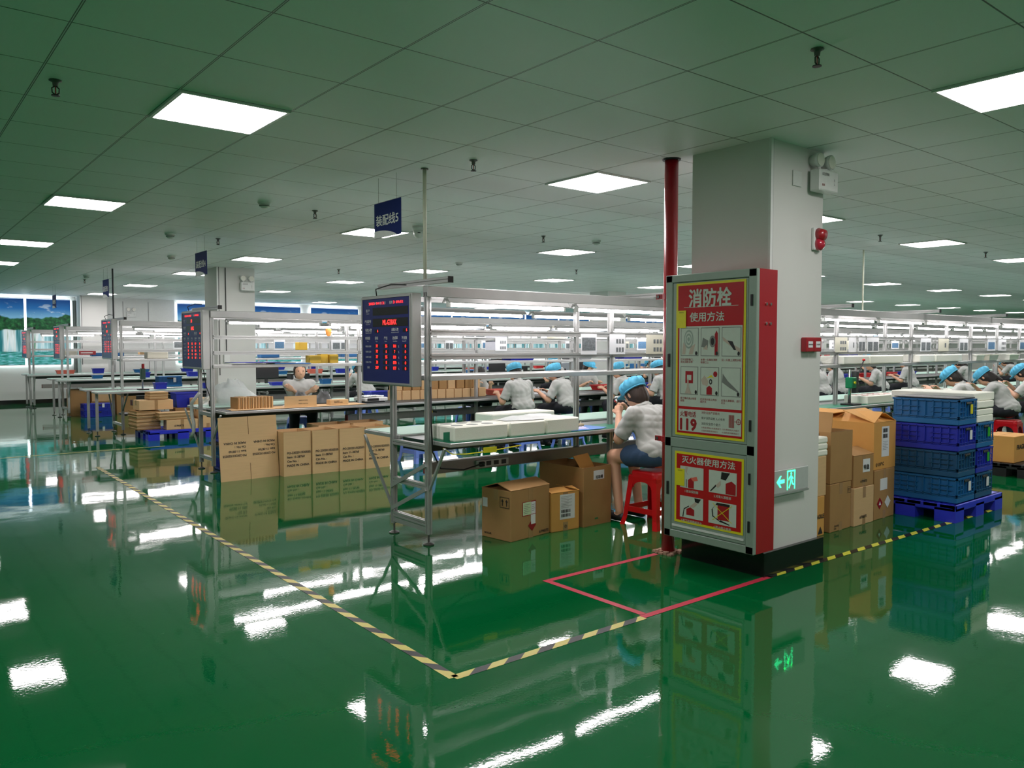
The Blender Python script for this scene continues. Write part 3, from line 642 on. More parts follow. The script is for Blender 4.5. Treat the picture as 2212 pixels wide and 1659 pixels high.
tape('red_tape', 'red floor tape, long front edge of the hydrant keep-clear box', (1.97, .41), (3.19, .41), .045, (RF,), 9)
tape('red_tape', 'red floor tape, left edge of the hydrant keep-clear box', (2.01, .435), (2.01, 1.26), .045, (RF,), 9)
tape('red_tape', 'red floor tape, rear edge of the keep-clear box ending at the red pipe', (2.035, 1.24), (3.05, 1.24), .045, (RF,), 9)
tape('white_line', 'thin pale floor line under the left pallet, crossing the second line', (-.5, 9.9), (2.1, 9.9), .03, (YF,), 9)
# ---------------------------------------------------------------- assembly lines
def slot_profile(w=.02, g=.0045, d=.006):
    o = []
    for k in range(4):
        c, s = math.cos(k*PI/2), math.sin(k*PI/2)
        for x, y in ((w, -w), (w, -g), (w-d, -g), (w-d, g), (w, g)): o.append((x*c-y*s, x*s+y*c))
    return o
SP = slot_profile()
def post_mesh(h, m=ALU):
    mb = MB(); mb.prism(SP, 2, 0, h, m); return mb
def xrail(mb, x0, x1, y, z, m=ALU): return mb.prism([(y+a, z+b) for a, b in SP], 0, x0, x1, m)
def yrail(mb, x, y0, y1, z, m=ALU): return mb.prism([(x+a, z+b) for a, b in SP], 1, y0, y1, m)
def bench(no, x0, x1, yf, yb, tz, ef, eb, zt, xt, lab, fx, bx, frontmat, chan=True):
    t = thing('assembly_bench', lab, 'workbench', (x0, yf, 0)); D = Vector((x0, yf, 0))
    def B(mb, name, p=t): return mb.xf(Matrix.Translation(-D)).build(name, p)
    pm = {}
    for ys, xs, nm in ((yf, fx, 'front'), (yb, bx, 'back')):
        for n, x in enumerate(xs):
            if n == 0:
                o = post_mesh(zt-.08).build('post', t); pm[nm] = o; o.location = (x-x0, ys-yf, .08)
                ft = MB(); ft.lathe([(.0001, 0), (.04, 0), (.042, .008), (.016, .02), (.0001, .02)], STEEL, 14); ft.tube([(0, 0, .01), (0, 0, .09)], .008, STEEL, 8); f = ft.build('foot', t); f.location = (x-x0, ys-yf, 0); pm[nm+'f'] = f
            else:
                for q, z in ((pm[nm], .08), (pm[nm+'f'], 0)):
                    c = q.copy(); COL.objects.link(c); c.parent = t; c.location = (x-x0, ys-yf, z)
    for y, z in ((yf, 1.40), (yf, 1.585), (yb, 1.40), (yb, 1.585), (yb, zt-.02)): B(xrail(MB(), x0, x1, y, z), 'rail')
    b = MB(); b.bbox(x0-.02, x1, yf-.035, yf+.035, zt-.035, zt+.045, ALU, .004); B(b, 'top_beam')
    b = MB(); b.bbox(x0, x1, yf-.04, yf+.34, 1.225, 1.262, ALU, .003); B(b, 'shelf')
    b = MB(); b.bbox(xt, x1, ef, yf+.10, tz-.03, tz, ALU, .004); b.box(xt+.02, x1, ef+.012, yf+.09, tz, tz+.004, frontmat); B(b, 'front_board')
    b = MB(); b.bbox(xt, x1, yb-.05, eb, tz-.03, tz, ALU, .004); b.box(xt+.02, x1, yb-.04, eb-.012, tz, tz+.004, PALEG); B(b, 'rear_board')
    b = MB(); b.box(x0+.05, x1, yf+.11, yb-.06, tz-.10, tz-.012, mat('dark_green_belt', srgb(24, 58, 48)[:3], .35)); B(b, 'conveyor_belt')
    cs = {4: 1.9}.get(no, .22)
    if no != 2: b = MB(); b.bbox(x0+cs, x1, yf+.33, yf+.41, .46, .555, mat('galvanised_channel', (.36, .35, .33), .35, .6), .003); b.box(x0+cs-.005, x0+cs+.01, yf+.332, yf+.408, .463, .552, REDP); B(b, 'cable_channel')
    b = MB(); n = 0
    for k, x in enumerate(fx[:8]):
        b = MB(); yrail(b, x+(.04 if k else 0), yf+.02, yb-.02, tz-.05); B(b, 'cross_rail')
        b = MB(); yrail(b, x+(.04 if k else 0), yf+.02, yb-.02, .16); B(b, 'cross_rail')
        if k == 0:
            b = MB(); b.bar((x+.0, yf-.005, .40), (x+.0, ef+.04, tz-.04), .018, .018, ALU); B(b, 'brace'); b = MB(); b.bar((x, yb+.005, .18 if k == 0 else .40), (x, eb-.05, tz-.04), .018, .018, ALU); B(b, 'brace')
    if no == 5:
        for a, c in (((yb, .20), (yf, .42)), ((yb, .38), (yf, .60))): b = MB(); b.bar((x0-.024, a[0], a[1]), (x0-.024, c[0], c[1]), .012, .03, ALU); B(b, 'brace')
        b = MB(); yrail(b, x0, yf+.02, yb-.02, .435); B(b, 'cross_rail'); b = MB(); b.bar((x0, yf, .12), (x0, yb, .12), .03, .05, ALU); B(b, 'cross_rail')
    if no >= 3:
        b = MB(); b.box(x0+.06, x1, yf+.15, yb-.1, .30, .33, DKG); B(b, 'lower_shelf') if no != 5 else None
    if no in (3, 2, 1):
        for yy in (yf, yb):
            for q in (pm['front'], pm['frontf']): 
                c = q.copy(); COL.objects.link(c); c.parent = t; c.location = (xt+.06-x0, yy-yf, .08 if q is pm['front'] else 0)
                if q is pm['front']: c.scale = (1, 1, (tz-.1)/(zt-.08))
    b = MB(); yrail(b, x0+.0, yf-.30, yb+.20, zt+.075); b.cbox((x0, yf-.30, zt+.075), (.044, .006, .044), BLK); B(b, 'top_crossbar')
    return t
FX = lambda a, p, n: [a]+[a+p*k for k in range(1, n)]
NL = {}
NL[5] = bench(5, 1.93, 24.6, 2.48, 2.98, .78, 2.22, 3.50, 1.875, 1.95, 'long aluminium rack bench of the nearest assembly line, foam trays on its left end', FX(1.93, 1.92, 12), [1.93]+[3.91+2.0*k for k in range(11)], GRNM)
NL[4] = bench(4, 1.82, 31.0, 6.90, 7.34, .73, 6.60, 8.0, 1.845, 1.86, 'second rack bench, with kraft sheets and open cartons before it', FX(1.82, 1.9, 15), FX(1.82, 1.95, 15), DKG)
NL[3] = bench(3, 2.0, 34.0, 11.95, 12.6, .74, 11.55, 13.0, 1.86, 1.55, 'third rack bench, left end behind the pallet of flattened cartons', FX(2.0, 1.9, 17), FX(2.0, 1.9, 17), PALEG)
NL[2] = bench(2, 1.95, 34.0, 16.3, 16.95, .78, 16.0, 17.4, 1.85, 1.72, 'fourth rack bench, brown boxes and blue tote beneath its left end', FX(1.95, 1.9, 17), FX(1.95, 1.9, 17), PALEG)
NL[1] = bench(1, 1.75, 18.6, 19.35, 19.95, .80, 19.1, 20.3, 1.83, 1.62, 'farthest rack bench, in front of the waterfall blinds', FX(1.75, 1.9, 9), FX(1.75, 1.9, 9), PALEG)

# tube lights under the top rails
tp = thing('tube_light', 'x', 'tube light', (0, 0, 0), 0, 'fluorescent tubes over the benches')
b = MB(); b.prism([(-.022, .045), (.022, .045), (.05, .012), (.044, .008), (.018, .03), (-.018, .03), (-.044, .008), (-.05, .012)], 0, 0, 1.18, mat('grey_reflector', (.34, .35, .34), .4)); b.build('reflector', tp)
for x in (.012, 1.145): b = MB(); b.bbox(x, x+.022, -.018, .018, -.022, .03, WHT, .003); b.build('socket', tp)
MB().tube([(.034, 0, -.004), (1.145, 0, -.004)], .014, TUBE, 6, False).build('tube', tp, True)
first = True
def tubes(no, row, y, z, x0, step, n, hz):
    global first
    for k in range(n):
        lab = f'lit fluorescent tube, {ORD[k]} from the left in the {row} row of the {LINE[no]}'
        if first: tp.location = (x0, y, z); tp['label'] = lab; first = False
        else: dup(tp, (x0+step*k, y, z), label=lab)
        if hz and k < 5:
            b = MB()
            for xx_ in (.1, 1.08): b.tube([(xx_, 0, .045), (xx_, 0, hz)], .004, STEEL, 6)
            pass
tubes(5, 'front', 2.33, 1.785, 1.99, 1.28, 16, 0); tubes(5, 'rear', 3.10, 1.755, 2.18, 1.28, 15, 0)
tubes(4, 'front', 6.78, 1.755, 1.95, 1.28, 22, 0); tubes(4, 'rear', 7.50, 1.74, 2.6, 1.28, 20, 0)
tubes(3, 'front', 11.82, 1.77, 2.15, 1.28, 24, 0); tubes(3, 'rear', 12.70, 1.76, 2.7, 1.28, 14, 0)
tubes(2, 'front', 16.18, 1.755, 2.1, 1.28, 22, 0); tubes(1, 'front', 19.26, 1.74, 1.9, 1.28, 11, 0)

# ---------------------------------------------------------------- LED production boards (face -X)
def board(no, x, y0, z0, z1, wd, lab, full):
    t = thing('production_board', lab, 'display board', (x, y0, z0), 0); H = z1-z0
    b = MB(); b.bbox(0, .085, -.01, wd+.01, -.01, H+.01, ALU, .006); b.build('housing', t)
    b = MB(); b.box(-.003, 0, .014, wd-.014, .014, H-.014, DISPB); f = b.build('face', t)
    b = MB(); fr = [(0, wd, 0, .014), (0, wd, H-.014, H), (0, .014, .014, H-.014), (wd-.014, wd, .014, H-.014)]
    for a in fr: b.box(-.008, 0, a[0], a[1], a[2], a[3], ALU)
    b.build('frame', t)
    T = lambda u: wd*(1-u); Z = lambda v: H*(1-v); Xp = -.0045; R = (0,-1,0); U = (0,0,1)
    win = MB()
    def wn(u0, u1, v0, v1): win.box(-.0042, -.003, T(u1), T(u0), Z(v1), Z(v0), DISPW)
    wn(.24, .95, .125, .215); wn(.24, .95, .25, .345); wn(.28, .37, .375, .415); wn(.85, .95, .37, .41)
    for r in range(5):
        v = .545+r*.062
        for u0, u1 in ((.27, .37), (.45, .57), (.64, .74), (.84, .94)): wn(u0, u1, v, v+.042)
    win.build('window', t)
    L1 = []; pr = lambda s, u, v, h, m=PRINTW, al='C', bo=0., w_=None: L1.append((s, (Xp, T(u), Z(v)), R, U, h, m, al, bo, w_))
    k = H/.67
    for s, e, u, v in (('客 户', 'Customer', .135, .17), ('产品型号', 'ProductModel', .135, .295), ('标准人数', 'StandardPersonQTY', .15, .395), ('出勤人数', 'AttendancePersonQTY', .70, .395)):
        pr(s, u, v, .026*k, PRINTW, 'C', .01); pr(e, u, v+.024, .012*k)
    for s, e, u in (('时间段', 'Time', .13), ('目标', 'Target', .32), ('产出', 'Output', .51), ('达成率', 'FinishedRate', .70), ('不良数', 'DefectQTY', .88)): pr(s, u, .49, .026*k, PRINTW, 'C', .01); pr(e, u, .518, .012*k)
    for r, s in enumerate(('08:00-10:00', '10:00-12:00', '13:30-15:30', '15:30-17:30', '加班')): pr(s, .14, .58+r*.062, .019*k)
    for r in range(5): pr('%', .77, .583+r*.062, .022*k)
    pr('年', .30, .088, .024*k); pr('月', .40, .088, .024*k); pr('日', .50, .088, .024*k); pr('星期', .62, .088, .024*k)
    lettering(t, L1, 'print'); L1.clear()
    for s, u, w_ in (('2023', .22, .09), ('04', .35, .05), ('12', .45, .05), ('3', .68, .02), ('09:32', .79, .10)): pr(s, u, .088, .026*k, LED, 'C', .01, w_)
    pr('ML-G33AX' if full else '6X', .59 if full else .55, .325, .055*k, LED, 'C', .014, .20 if full else .1)
    if not full: pr('51', .5, .195, .05*k, LED, 'C', .014, None)
    pr('6', .345, .408, .03*k, LED, 'C', .012); pr('6', .925, .403, .03*k, LED, 'C', .012)
    V = [('77', '55', '101', '0'), ('77', '6', '7', '0'), ('77', '55', '150', '0'), ('71', '0', '070', '0'), ('297', '0', '177', '0')]
    for r in range(5):
        for c, u in enumerate((.325, .52, .69, .90)): pr(V[r][c], u, .583+r*.062, .032*k, LED, 'C', .012)
    lettering(t, L1, 'led_digits')
    MB().tube([(.03, wd*.75, H), (.0, wd*.7, H+.06), (.03, wd*.45, H+.09), (.05, wd*.2, H+.075)], .005, BLK, 6).build('cable', t)
    return t
board(5, 1.80, 2.50, 1.19, 1.86, .735, 'large blue production board with red LED figures on the nearest line', True)
board(4, 1.705, 6.88, 1.22, 1.89, .73, 'blue production board with red LED figures on the second line', False)
board(3, 1.86, 11.95, 1.27, 1.925, .71, 'narrow-looking blue production board on the third line', False)
board(2, 1.84, 16.45, 1.21, 1.90, .70, 'small distant blue production board on the fourth line', False)
board(1, 1.635, 19.45, 1.2, 1.85, .70, 'farthest blue production board, half hidden behind the fourth line one', False)
# pole
t = thing('conduit_pole', 'thin white conduit pole from the ceiling to the nearest production board', 'pole', (1.955, 2.55, 1.95)); MB().tube([(0, 0, 0), (0, 0, CH-1.95)], .014, mat('ivory_conduit', srgb(214, 216, 196)[:3], .5), 10).build('tube', t, True); MB().lathe([(.0001, -.008), (.028, -.008), (.028, 0)], STEEL, 12, (0, 0, CH-1.95)).build('ceiling_flange', t)
t = thing('conduit_pole', 'thin grey conduit from the ceiling to the third production board', 'pole', (1.97, 12.3, 1.93)); MB().tube([(0, 0, 0), (0, 0, CH-1.93)], .014, DKG, 8).build('tube', t)
t = thing('conduit_pole', 'pale conduit hanging down beside the far racks on the right', 'pole', (9.3, 3.0, 1.95)); MB().tube([(0, 0, 0), (0, 0, CH-1.95)], .012, mat('ivory_conduit', (1,1,1)), 8).build('tube', t)
# hanging line signs
def sign(no, x, y0, z0, z1, wd, lab):
    t = thing('hanging_sign', lab, 'sign', (x, y0, z0)); H = z1-z0
    MB().box(0, .006, 0, wd, 0, H, SIGNB).build('panel', t)
    b = MB(); pts = [(-.0015, wd, 0)]+[(-.0015, wd*(1-u), H*(.20-.17*u+.05*math.sin(u*4))) for u in np.linspace(0, .75, 8)]+[(-.0015, wd*.15, .004), (-.0015, wd*.10, 0)]
    b.add(pts, [tuple(range(len(pts)))], PRINTW); b.build('white_swoosh', t)
    lettering(t, [(f'装配线{no}', (-.002, wd/2, H*.36), (0,-1,0), (0,0,1), H*.33, PRINTW, 'C', .02, wd*.84)])
    for y in (.16, .84): MB().tube([(.003, wd*y, H), (.003, wd*y, CH-z0)], .0012, STEEL, 5).build('wire', t)
sign(5, 1.86, 2.735, 2.325, 2.595, .40, 'larger navy hanging sign reading assembly line 5, left of the white pole')
sign(4, 1.86, 7.15, 2.33, 2.61, .42, 'smaller navy hanging sign reading assembly line 4, beside the distant pillar')
sign(3, 1.86, 12.1, 2.30, 2.60, .42, 'small dark hanging sign above the third line board')
sign(2, 1.86, 16.9, 2.30, 2.58, .42, 'tiny dark hanging sign above the fourth line board')

# sheets clipped to the rails
sheetn = 0
def sheet(x, y, z0, wd, hh, lab, m=PAPER, kind=0):
    t = thing('hanging_sheet', lab, 'sheet', (x, y, z0), 0, 'work instruction sheets on the rails')
    MB().box(0, wd, -.002, 0, 0, hh, m).build('page', t); q = MB(); Y = -.0032
    def r(a, b, c, d, mm): q.box(wd*a, wd*b, Y, -.002, hh*c, hh*d, mm)
    G1 = mat('printed_photo_grey', (.16, .18, .19), .6, var=.8, scale=60); G2 = mat('printed_photo_blue', (.10, .22, .38), .6, var=.6, scale=70)
    if kind == 0: r(.08, .92, .2, .82, G1)
    if kind == 1:
        for i in range(3):
            for j in range(2): r(.42+i*.18, .54+i*.18, .12+j*.42, .34+j*.42, G1)
    if kind == 2: r(.08, .46, .08, .70, G1); r(.54, .92, .08, .70, G1)
    if kind == 3: r(.1, .9, .15, .75, G2)
    if kind == 4: r(.60, .74, .30, .66, G1)
    q.build('print', t); return t
for i, (x, w_, m, k, l) in enumerate([(3.46, .19, PAPER, 0, 'clipped sheet with a dark striped photo, left of the red pipe'), (3.81, .20, PAPER, 1, 'clipped white sheet with six small pictures, right of the striped photo sheet'), (4.29, .24, CREAM, 1, 'cream sheet with small pictures touching the red pipe'),
    (7.61, .28, CREAM, 1, 'cream sheet with six pictures, nearest right of the pillar'), (7.93, .17, PAPER, 4, 'shiny plastic sleeve right of the cream sheet'), (8.16, .17, PAPER, 2, 'second shiny plastic sleeve on the rail'), (8.37, .30, PAPER, 2, 'bluish sheet with two tall pictures'),
    (9.83, .32, PAPER, 2, 'sheet with two sketches, right of the second post'), (10.38, .33, CREAM, 4, 'cream sheet with one column of print'), (11.07, .30, PAPER, 2, 'sheet with two curved-line pictures'), (12.08, .31, PAPER, 3, 'sheet with one bright blue picture'), (12.50, .32, PAPER, 1, 'white sheet with six tiny drawings, far right'), (13.38, .3, PAPER, 3, 'blue patterned sheet at the right picture edge')]):
    sheet(x, 2.452, 1.408, w_, .178, l, m, k)
for no, y, x0, n in ((4, 6.87, 5.2, 16), (3, 11.92, 3.9, 12), (2, 16.27, 4.2, 9)):
    for k in range(n): sheet(x0+k*.92+random.uniform(-.2, .2), y, 1.41+random.choice((0, .19)), random.choice((.22, .3, .4)), .2, f'clipped paper sheet, {ORD[k]} from the left on the {LINE[no]} rail', random.choice((PAPER, PAPER, CREAM)), random.randrange(5))
# whiteboards hung on the second line
for k, (x, l) in enumerate([(4.15, 'pale plastic board leaning on the second line rack, left of the large LED board'), (6.15, 'pale plastic board on the second line rack right of the LED board')]):
    tag(MB().bbox(x, x+.42, 7.365, 7.38, 1.42, 1.70, mat('frosted_board', (.66, .69, .74), .4), .002).build('frosted_board'), l, 'board')

# ---------------------------------------------------------------- far wall: blinds, windows, partition
BL = bpy.data.materials.new('waterfall_mural_blind'); BL.use_nodes = True
def mk_blind():
    nt = BL.node_tree; N = nt.nodes; L = nt.links; P = N['Principled BSDF']; tc = N.new('ShaderNodeTexCoord'); mp = N.new('ShaderNodeMapping'); L.new(tc.outputs['Object'], mp.inputs[0]); sp = N.new('ShaderNodeSeparateXYZ'); L.new(tc.outputs['Object'], sp.inputs[0])
    def M(op, a, b=None):
        n = N.new('ShaderNodeMath'); n.operation = op
        for i, x in enumerate((a, b)):
            if x is None: continue
            if isinstance(x, (int, float)): n.inputs[i].default_value = x
            else: L.new(x, n.inputs[i])
        return n.outputs[0]
    def ns(sc, det=4, st=(1, 1, 1)):
        m2 = N.new('ShaderNodeMapping'); m2.inputs['Scale'].default_value = st; L.new(tc.outputs['Object'], m2.inputs[0]); n = N.new('ShaderNodeTexNoise'); n.inputs['Scale'].default_value = sc; n.inputs['Detail'].default_value = det; L.new(m2.outputs[0], n.inputs['Vector']); return n.outputs[0]
    def rmp(x, stops, const=False):
        r = N.new('ShaderNodeValToRGB'); L.new(x, r.inputs[0]); r.color_ramp.interpolation = 'CONSTANT' if const else 'LINEAR'; e = r.color_ramp.elements
        while len(e) < len(stops): e.new(.5)
        for k, (p, c) in enumerate(stops): e[k].position = p; e[k].color = c
        return r.outputs[0]
    def mixc(f, a, b):
        m = N.new('ShaderNodeMix'); m.data_type = 'RGBA'; m.clamp_factor = True; L.new(f, m.inputs[0]); L.new(a, m.inputs[6]); L.new(b, m.inputs[7]); return m.outputs[2]
    z = sp.outputs[2]; v = M('DIVIDE', z, 1.70)
    sky = rmp(v, [(.72, srgb(120, 178, 214)), (.85, srgb(30, 110, 178)), (1, srgb(8, 62, 130))])
    cl = rmp(ns(3.2, 5, (1, 1, 2.6)), [(.58, (0,0,0,1)), (.68, (1,1,1,1))]); wh = N.new('ShaderNodeRGB'); wh.outputs[0].default_value = srgb(214, 228, 236)
    cmask = M('MULTIPLY', cl, M('SUBTRACT', 1., M('MULTIPLY', M('ABSOLUTE', M('SUBTRACT', v, .80)), 6.))); sky = mixc(cmask, sky, wh.outputs[0])
    trees = rmp(ns(12, 5), [(.3, srgb(6, 34, 22)), (.55, srgb(24, 92, 50)), (.75, srgb(70, 140, 80))])
    edge = M('ADD', M('MULTIPLY', ns(1.6, 3, (1, 0, 0)), .34), .56); c1 = mixc(M('MULTIPLY', M('SUBTRACT', edge, v), 60.), sky, trees)
    fall = rmp(ns(9, 3, (1, 0, .06)), [(.35, srgb(30, 120, 128)), (.5, srgb(170, 214, 222)), (.62, srgb(232, 240, 242)), (.75, srgb(40, 130, 90))])
    e2 = M('ADD', M('MULTIPLY', ns(1.1, 3, (1, 0, 0)), .22), .40); c2 = mixc(M('MULTIPLY', M('SUBTRACT', e2, v), 60.), c1, fall)
    wat = rmp(ns(6, 4, (1, 0, 9)), [(.35, srgb(10, 96, 84)), (.5, srgb(60, 168, 160)), (.65, srgb(150, 205, 225))]); c3 = mixc(M('MULTIPLY', M('SUBTRACT', .21, v), 60.), c2, wat)
    L.new(c3, P.inputs['Base Color']); P.inputs['Roughness'].default_value = .6
    P.inputs['Emission Color'].default_value = (1,1,1,1); L.new(c3, P.inputs['Emission Color']); P.inputs['Emission Strength'].default_value = .12  # print glows faintly, standing in for daylight coming through the cloth
mk_blind(); BL.cycles.emission_sampling = 'NONE'
DAY = mat('daylight_gap', (.9, .97, 1), emit=1.3)
nb = 0
for x0 in [-3.3, -1.6, .12, 2.18-.32, 5.55, 7.6, 9.6]+[13.3+1.72*k for k in range(11)]:
    x1 = x0+(1.68 if x0 != 1.86 else 1.02)
    if x0 == .12: x1 = 1.83
    nb += 1
    wdw = MB(); wdw.box(x0-.005, x1+.005, Y1-.06, Y1-.03, .985, 2.70, DAY); w_ = tag(wdw.build(f'window_{nb}'), kind='structure')
    t = thing('roller_blind', f'roller blind printed with a waterfall landscape, {ORD[nb-1]} from the left on the far wall', 'blind', (x0, Y1-.09, 1.0), 0, 'landscape roller blinds on the far wall')
    MB().box(0.012, x1-x0-.012, 0, .004, .0, 1.688, BL).build('fabric', t); MB().tube([(0.005, .016, 1.70), (x1-x0-.005, .016, 1.70)], .010, WHT, 8).build('roller', t); MB().bbox(.012, x1-x0-.012, -.004, .008, -.012, .006, WHT, .002).build('bottom_bar', t)
b = MB()
for x in (3.5, 4.15, 4.8): b.box(x-.004, x+.004, Y1-.056, Y1-.05, .11, 2.7, DKG)
tag(MB().box(3.0, 5.5, Y1-.05, Y1-.001, .11, CH, WHT).build('wall_partition'), 'white panelled partition between the blinds on the far wall', kind='structure'); tag(b.build('trim_1'), kind='structure')
t = thing('curtain', 'grey folded curtain hanging left of the white partition', 'curtain', (2.92, Y1-.1, 1.0)); cb = MB(); pts = [(k*.012, .018*math.sin(k*1.1)) for k in range(14)]; cb.prism(pts+[(x, y+.004) for x, y in reversed(pts)], 2, -.4, 1.68, mat('grey_curtain', srgb(150, 156, 152)[:3], .8)); cb.build('cloth', t)
for k in range(5): t = thing('notice_board', f'white notice sheet, {ORD[k]} from the left on the far wall right of the partition', 'notice', (5.6+k*1.3, Y1-.12, 1.15), 0, 'notices on the far wall'); MB().box(0, .8, 0, .01, 0, .6, PAPER).build('page', t)
# ---------------------------------------------------------------- cartons
def wob(mb, a=.003):
    mb.v = [(x+random.uniform(-a, a), y+random.uniform(-a, a), z) for x, y, z in mb.v]; return mb
def carton(lab, x, y, z, w, d, h, rz=0, m=KRAFT, top='closed', group=None, tape=True, prints=(), flaps=(.9, .9, 1.2, 1.2), inner=None, name='cardboard_box'):
    """corner (x,y) nearest the camera; w along +X, d along +Y; prints are (text, face, u, v, size, mat, align)"""
    t = thing(name, lab, 'box', (x, y, z), rz, group); th = .006; b = MB()
    if top == 'open' or top == 'flaps':
        b.box(0, w, 0, th, 0, h, m); b.box(0, w, d-th, d, 0, h, m); b.box(0, th, th, d-th, 0, h, m); b.box(w-th, w, th, d-th, 0, h, m); b.box(th, w-th, th, d-th, 0, th, m); b.box(0, w, 0, th, h-.0005, h+.0008, KEDGE)
        b.build('body', t)
        if inner: MB().box(th, w-th, th, d-th, th, h*.9, inner).build('contents', t)
    else:
        b.bbox(0, w, 0, d, 0, h, m, .004); b.build('body', t)
    if top == 'closed':
        s = MB(); s.box(0.003, w-.003, d/2-.0015, d/2+.0015, h, h+.001, KEDGE); s.build('seam', t)
    if top == 'tent' or top == 'flaps':
        a0, a1, a2, a3 = flaps; fl = w if w < d else d
        for k, (ang, nm) in enumerate(((a0, 'f'), (a1, 'b'), (a2, 'l'), (a3, 'r'))):
            if ang is None: continue
            L_ = d*.48 if nm in 'fb' else min(d*.48, w*.48); q = MB(); c, s = math.cos(ang)*L_, math.sin(ang)*L_
            if nm == 'f': p = [(0, 0, h), (w, 0, h), (w, c, h+s), (0, c, h+s)]
            if nm == 'b': p = [(0, d, h), (w, d, h), (w, d-c, h+s), (0, d-c, h+s)]
            if nm == 'l': p = [(0, 0, h), (0, d, h), (c, d-.01, h+s), (c, .01, h+s)]
            if nm == 'r': p = [(w, 0, h), (w, d, h), (w-c, d-.01, h+s), (w-c, .01, h+s)]
            n = (Vector(p[1])-Vector(p[0])).cross(Vector(p[3])-Vector(p[0])).normalized()*.005
            vs = p+[tuple(Vector(v)+n) for v in p]; q.add(vs, [(0,1,2,3),(7,6,5,4),(0,4,5,1),(1,5,6,2),(2,6,7,3),(3,7,4,0)], m); q.build('flap', t)
    if tape and top in ('closed', 'tent'):
        q = MB(); q.box(w/2-.025, w/2+.025, -.001, 0, h-.09, h, TAPE); q.box(w/2-.025, w/2+.025, -.001, 0, 0, .07, TAPE); q.box(-.001, 0, d/2-.025, d/2+.025, h-.08, h, TAPE); q.build('tape', t)
    if prints:
        L1 = []; dz = 0
        for p in prints:
            s, face, u, v, sz, mm = p[:6]; al = p[6] if len(p) > 6 else 'L'; fl_ = p[7] if len(p) > 7 else 1
            if face == 'f': o = (w*u, -.0035, h*v); R = (fl_,0,0)
            else: o = (-.0035, d*(1-u), h*v); R = (0,-fl_,0)
            dz += .0002
            if s.startswith('|'):                          # '|w,h' a bar code
                a, c = map(float, s[1:].split(',')); q = MB(); e = 0; rb = random.Random(5)
                while e < a-.004: bw = rb.choice((.0016, .003, .0045)); q.box(w*u+e, w*u+e+bw, -.0022-dz, -.002-dz, h*v, h*v+c, mm); e += bw+rb.choice((.002, .0035))
                q.build('bar_code', t)
            elif s == '↑↑':                                # this-way-up mark
                q = MB(); k_ = sz; pts = [(-.5, 0), (-.5, .12), (.5, .12), (.5, 0)]
                for ox in (-.34, .34):
                    for pl_ in ([(-.06, .22), (.06, .22), (.06, .75), (-.06, .75)], [(-.2, .72), (.2, .72), (0, 1.05)]):
                        P_ = [((w*u+(ox+a_)*k_, -.002-dz, h*v+b_*k_) if face == 'f' else (-.002-dz, d*(1-u)-(ox+a_)*k_, h*v+b_*k_)) for a_, b_ in pl_]; q.add(P_, [tuple(range(len(P_)))], mm)
                for a0_, a1_, b0_, b1_ in ((-.75, .75, 0, .06), (-.75, .75, 1.2, 1.26), (-.75, -.69, 0, 1.26), (.69, .75, 0, 1.26)):
                    P_ = [((w*u+a_*k_, -.002-dz, h*v+b_*k_) if face == 'f' else (-.002-dz, d*(1-u)-a_*k_, h*v+b_*k_)) for a_, b_ in ((a0_, b0_), (a1_, b0_), (a1_, b1_), (a0_, b1_))]; q.add(P_, [(0,1,2,3)], mm)
                q.build('arrow_mark', t)
            elif s.startswith('#'):                          # '#w,h' a coloured patch
                a, c = map(float, s[1:].split(','))
                q = MB()
                if face == 'f': q.box(w*u, w*u+a, -.0012-dz, -.0002, h*v, h*v+c, mm)
                else: q.box(-.0012-dz, -.0002, d*(1-u)-a, d*(1-u), h*v, h*v+c, mm)
                q.build('label_sticker', t)
            elif s.startswith('^'):                        # '^r' a diamond
                a = float(s[1:]); q = MB()
                q.add([(w*u+a*c1, -.0012-dz, h*v+a*c2) for c1, c2 in ((-1,0),(0,-1),(1,0),(0,1))], [(0,1,2,3)], mm); q.build('hazard_diamond', t)
            else: L1.append((s, o, R, (0,0,fl_), sz, mm, al, .028, None))
        if L1: lettering(t, L1)
    return t
bars = '▌▌│▌││▌▌│▌│▌'
carton('brown taped carton with arrows and label on the floor, front left of three', 2.45, 2.15, 0, .445, .315, .385, .13, KRAFT2, 'tent', flaps=(.30, .30, None, None), prints=[('#.157,.110', 'f', .285, .455, 0, PRINTR), ('#.092,.10', 'f', .30, .47, 0, mat('pale_green_label', (.62, .78, .5), .6)), ('#.05,.095', 'f', .51, .475, 0, PAPER), ('#0.07,.0025', 'f', 0.32, 0.68, 0, GREYP), ('#0.049,.0025', 'f', 0.32, 0.645, 0, GREYP), ('#0.07,.0025', 'f', 0.32, 0.61, 0, GREYP), ('#0.049,.0025', 'f', 0.32, 0.575, 0, GREYP), ('#0.07,.0025', 'f', 0.32, 0.54, 0, GREYP), ('#0.049,.0025', 'f', 0.32, 0.505, 0, GREYP), ('#0.035,.0025', 'f', 0.53, 0.66, 0, GREYP), ('#0.025,.0025', 'f', 0.53, 0.62, 0, GREYP), ('#0.035,.0025', 'f', 0.53, 0.58, 0, GREYP), ('#0.025,.0025', 'f', 0.53, 0.54, 0, GREYP), ('^.046', 'f', .53, .25, 0, PRINTR), ('#.05,.075', 'f', .50, .27, 0, PAPER), ('6 PARTS', 'f', .72, .05, .03, PRINTK), ('↑↑', 'l', .80, .66, .065, PRINTK, 'C'), ('#.05,.07', 'l', .05, .62, 0, PAPER), ('ARTICLES', 'l', .1, .08, .018, PRINTK)])
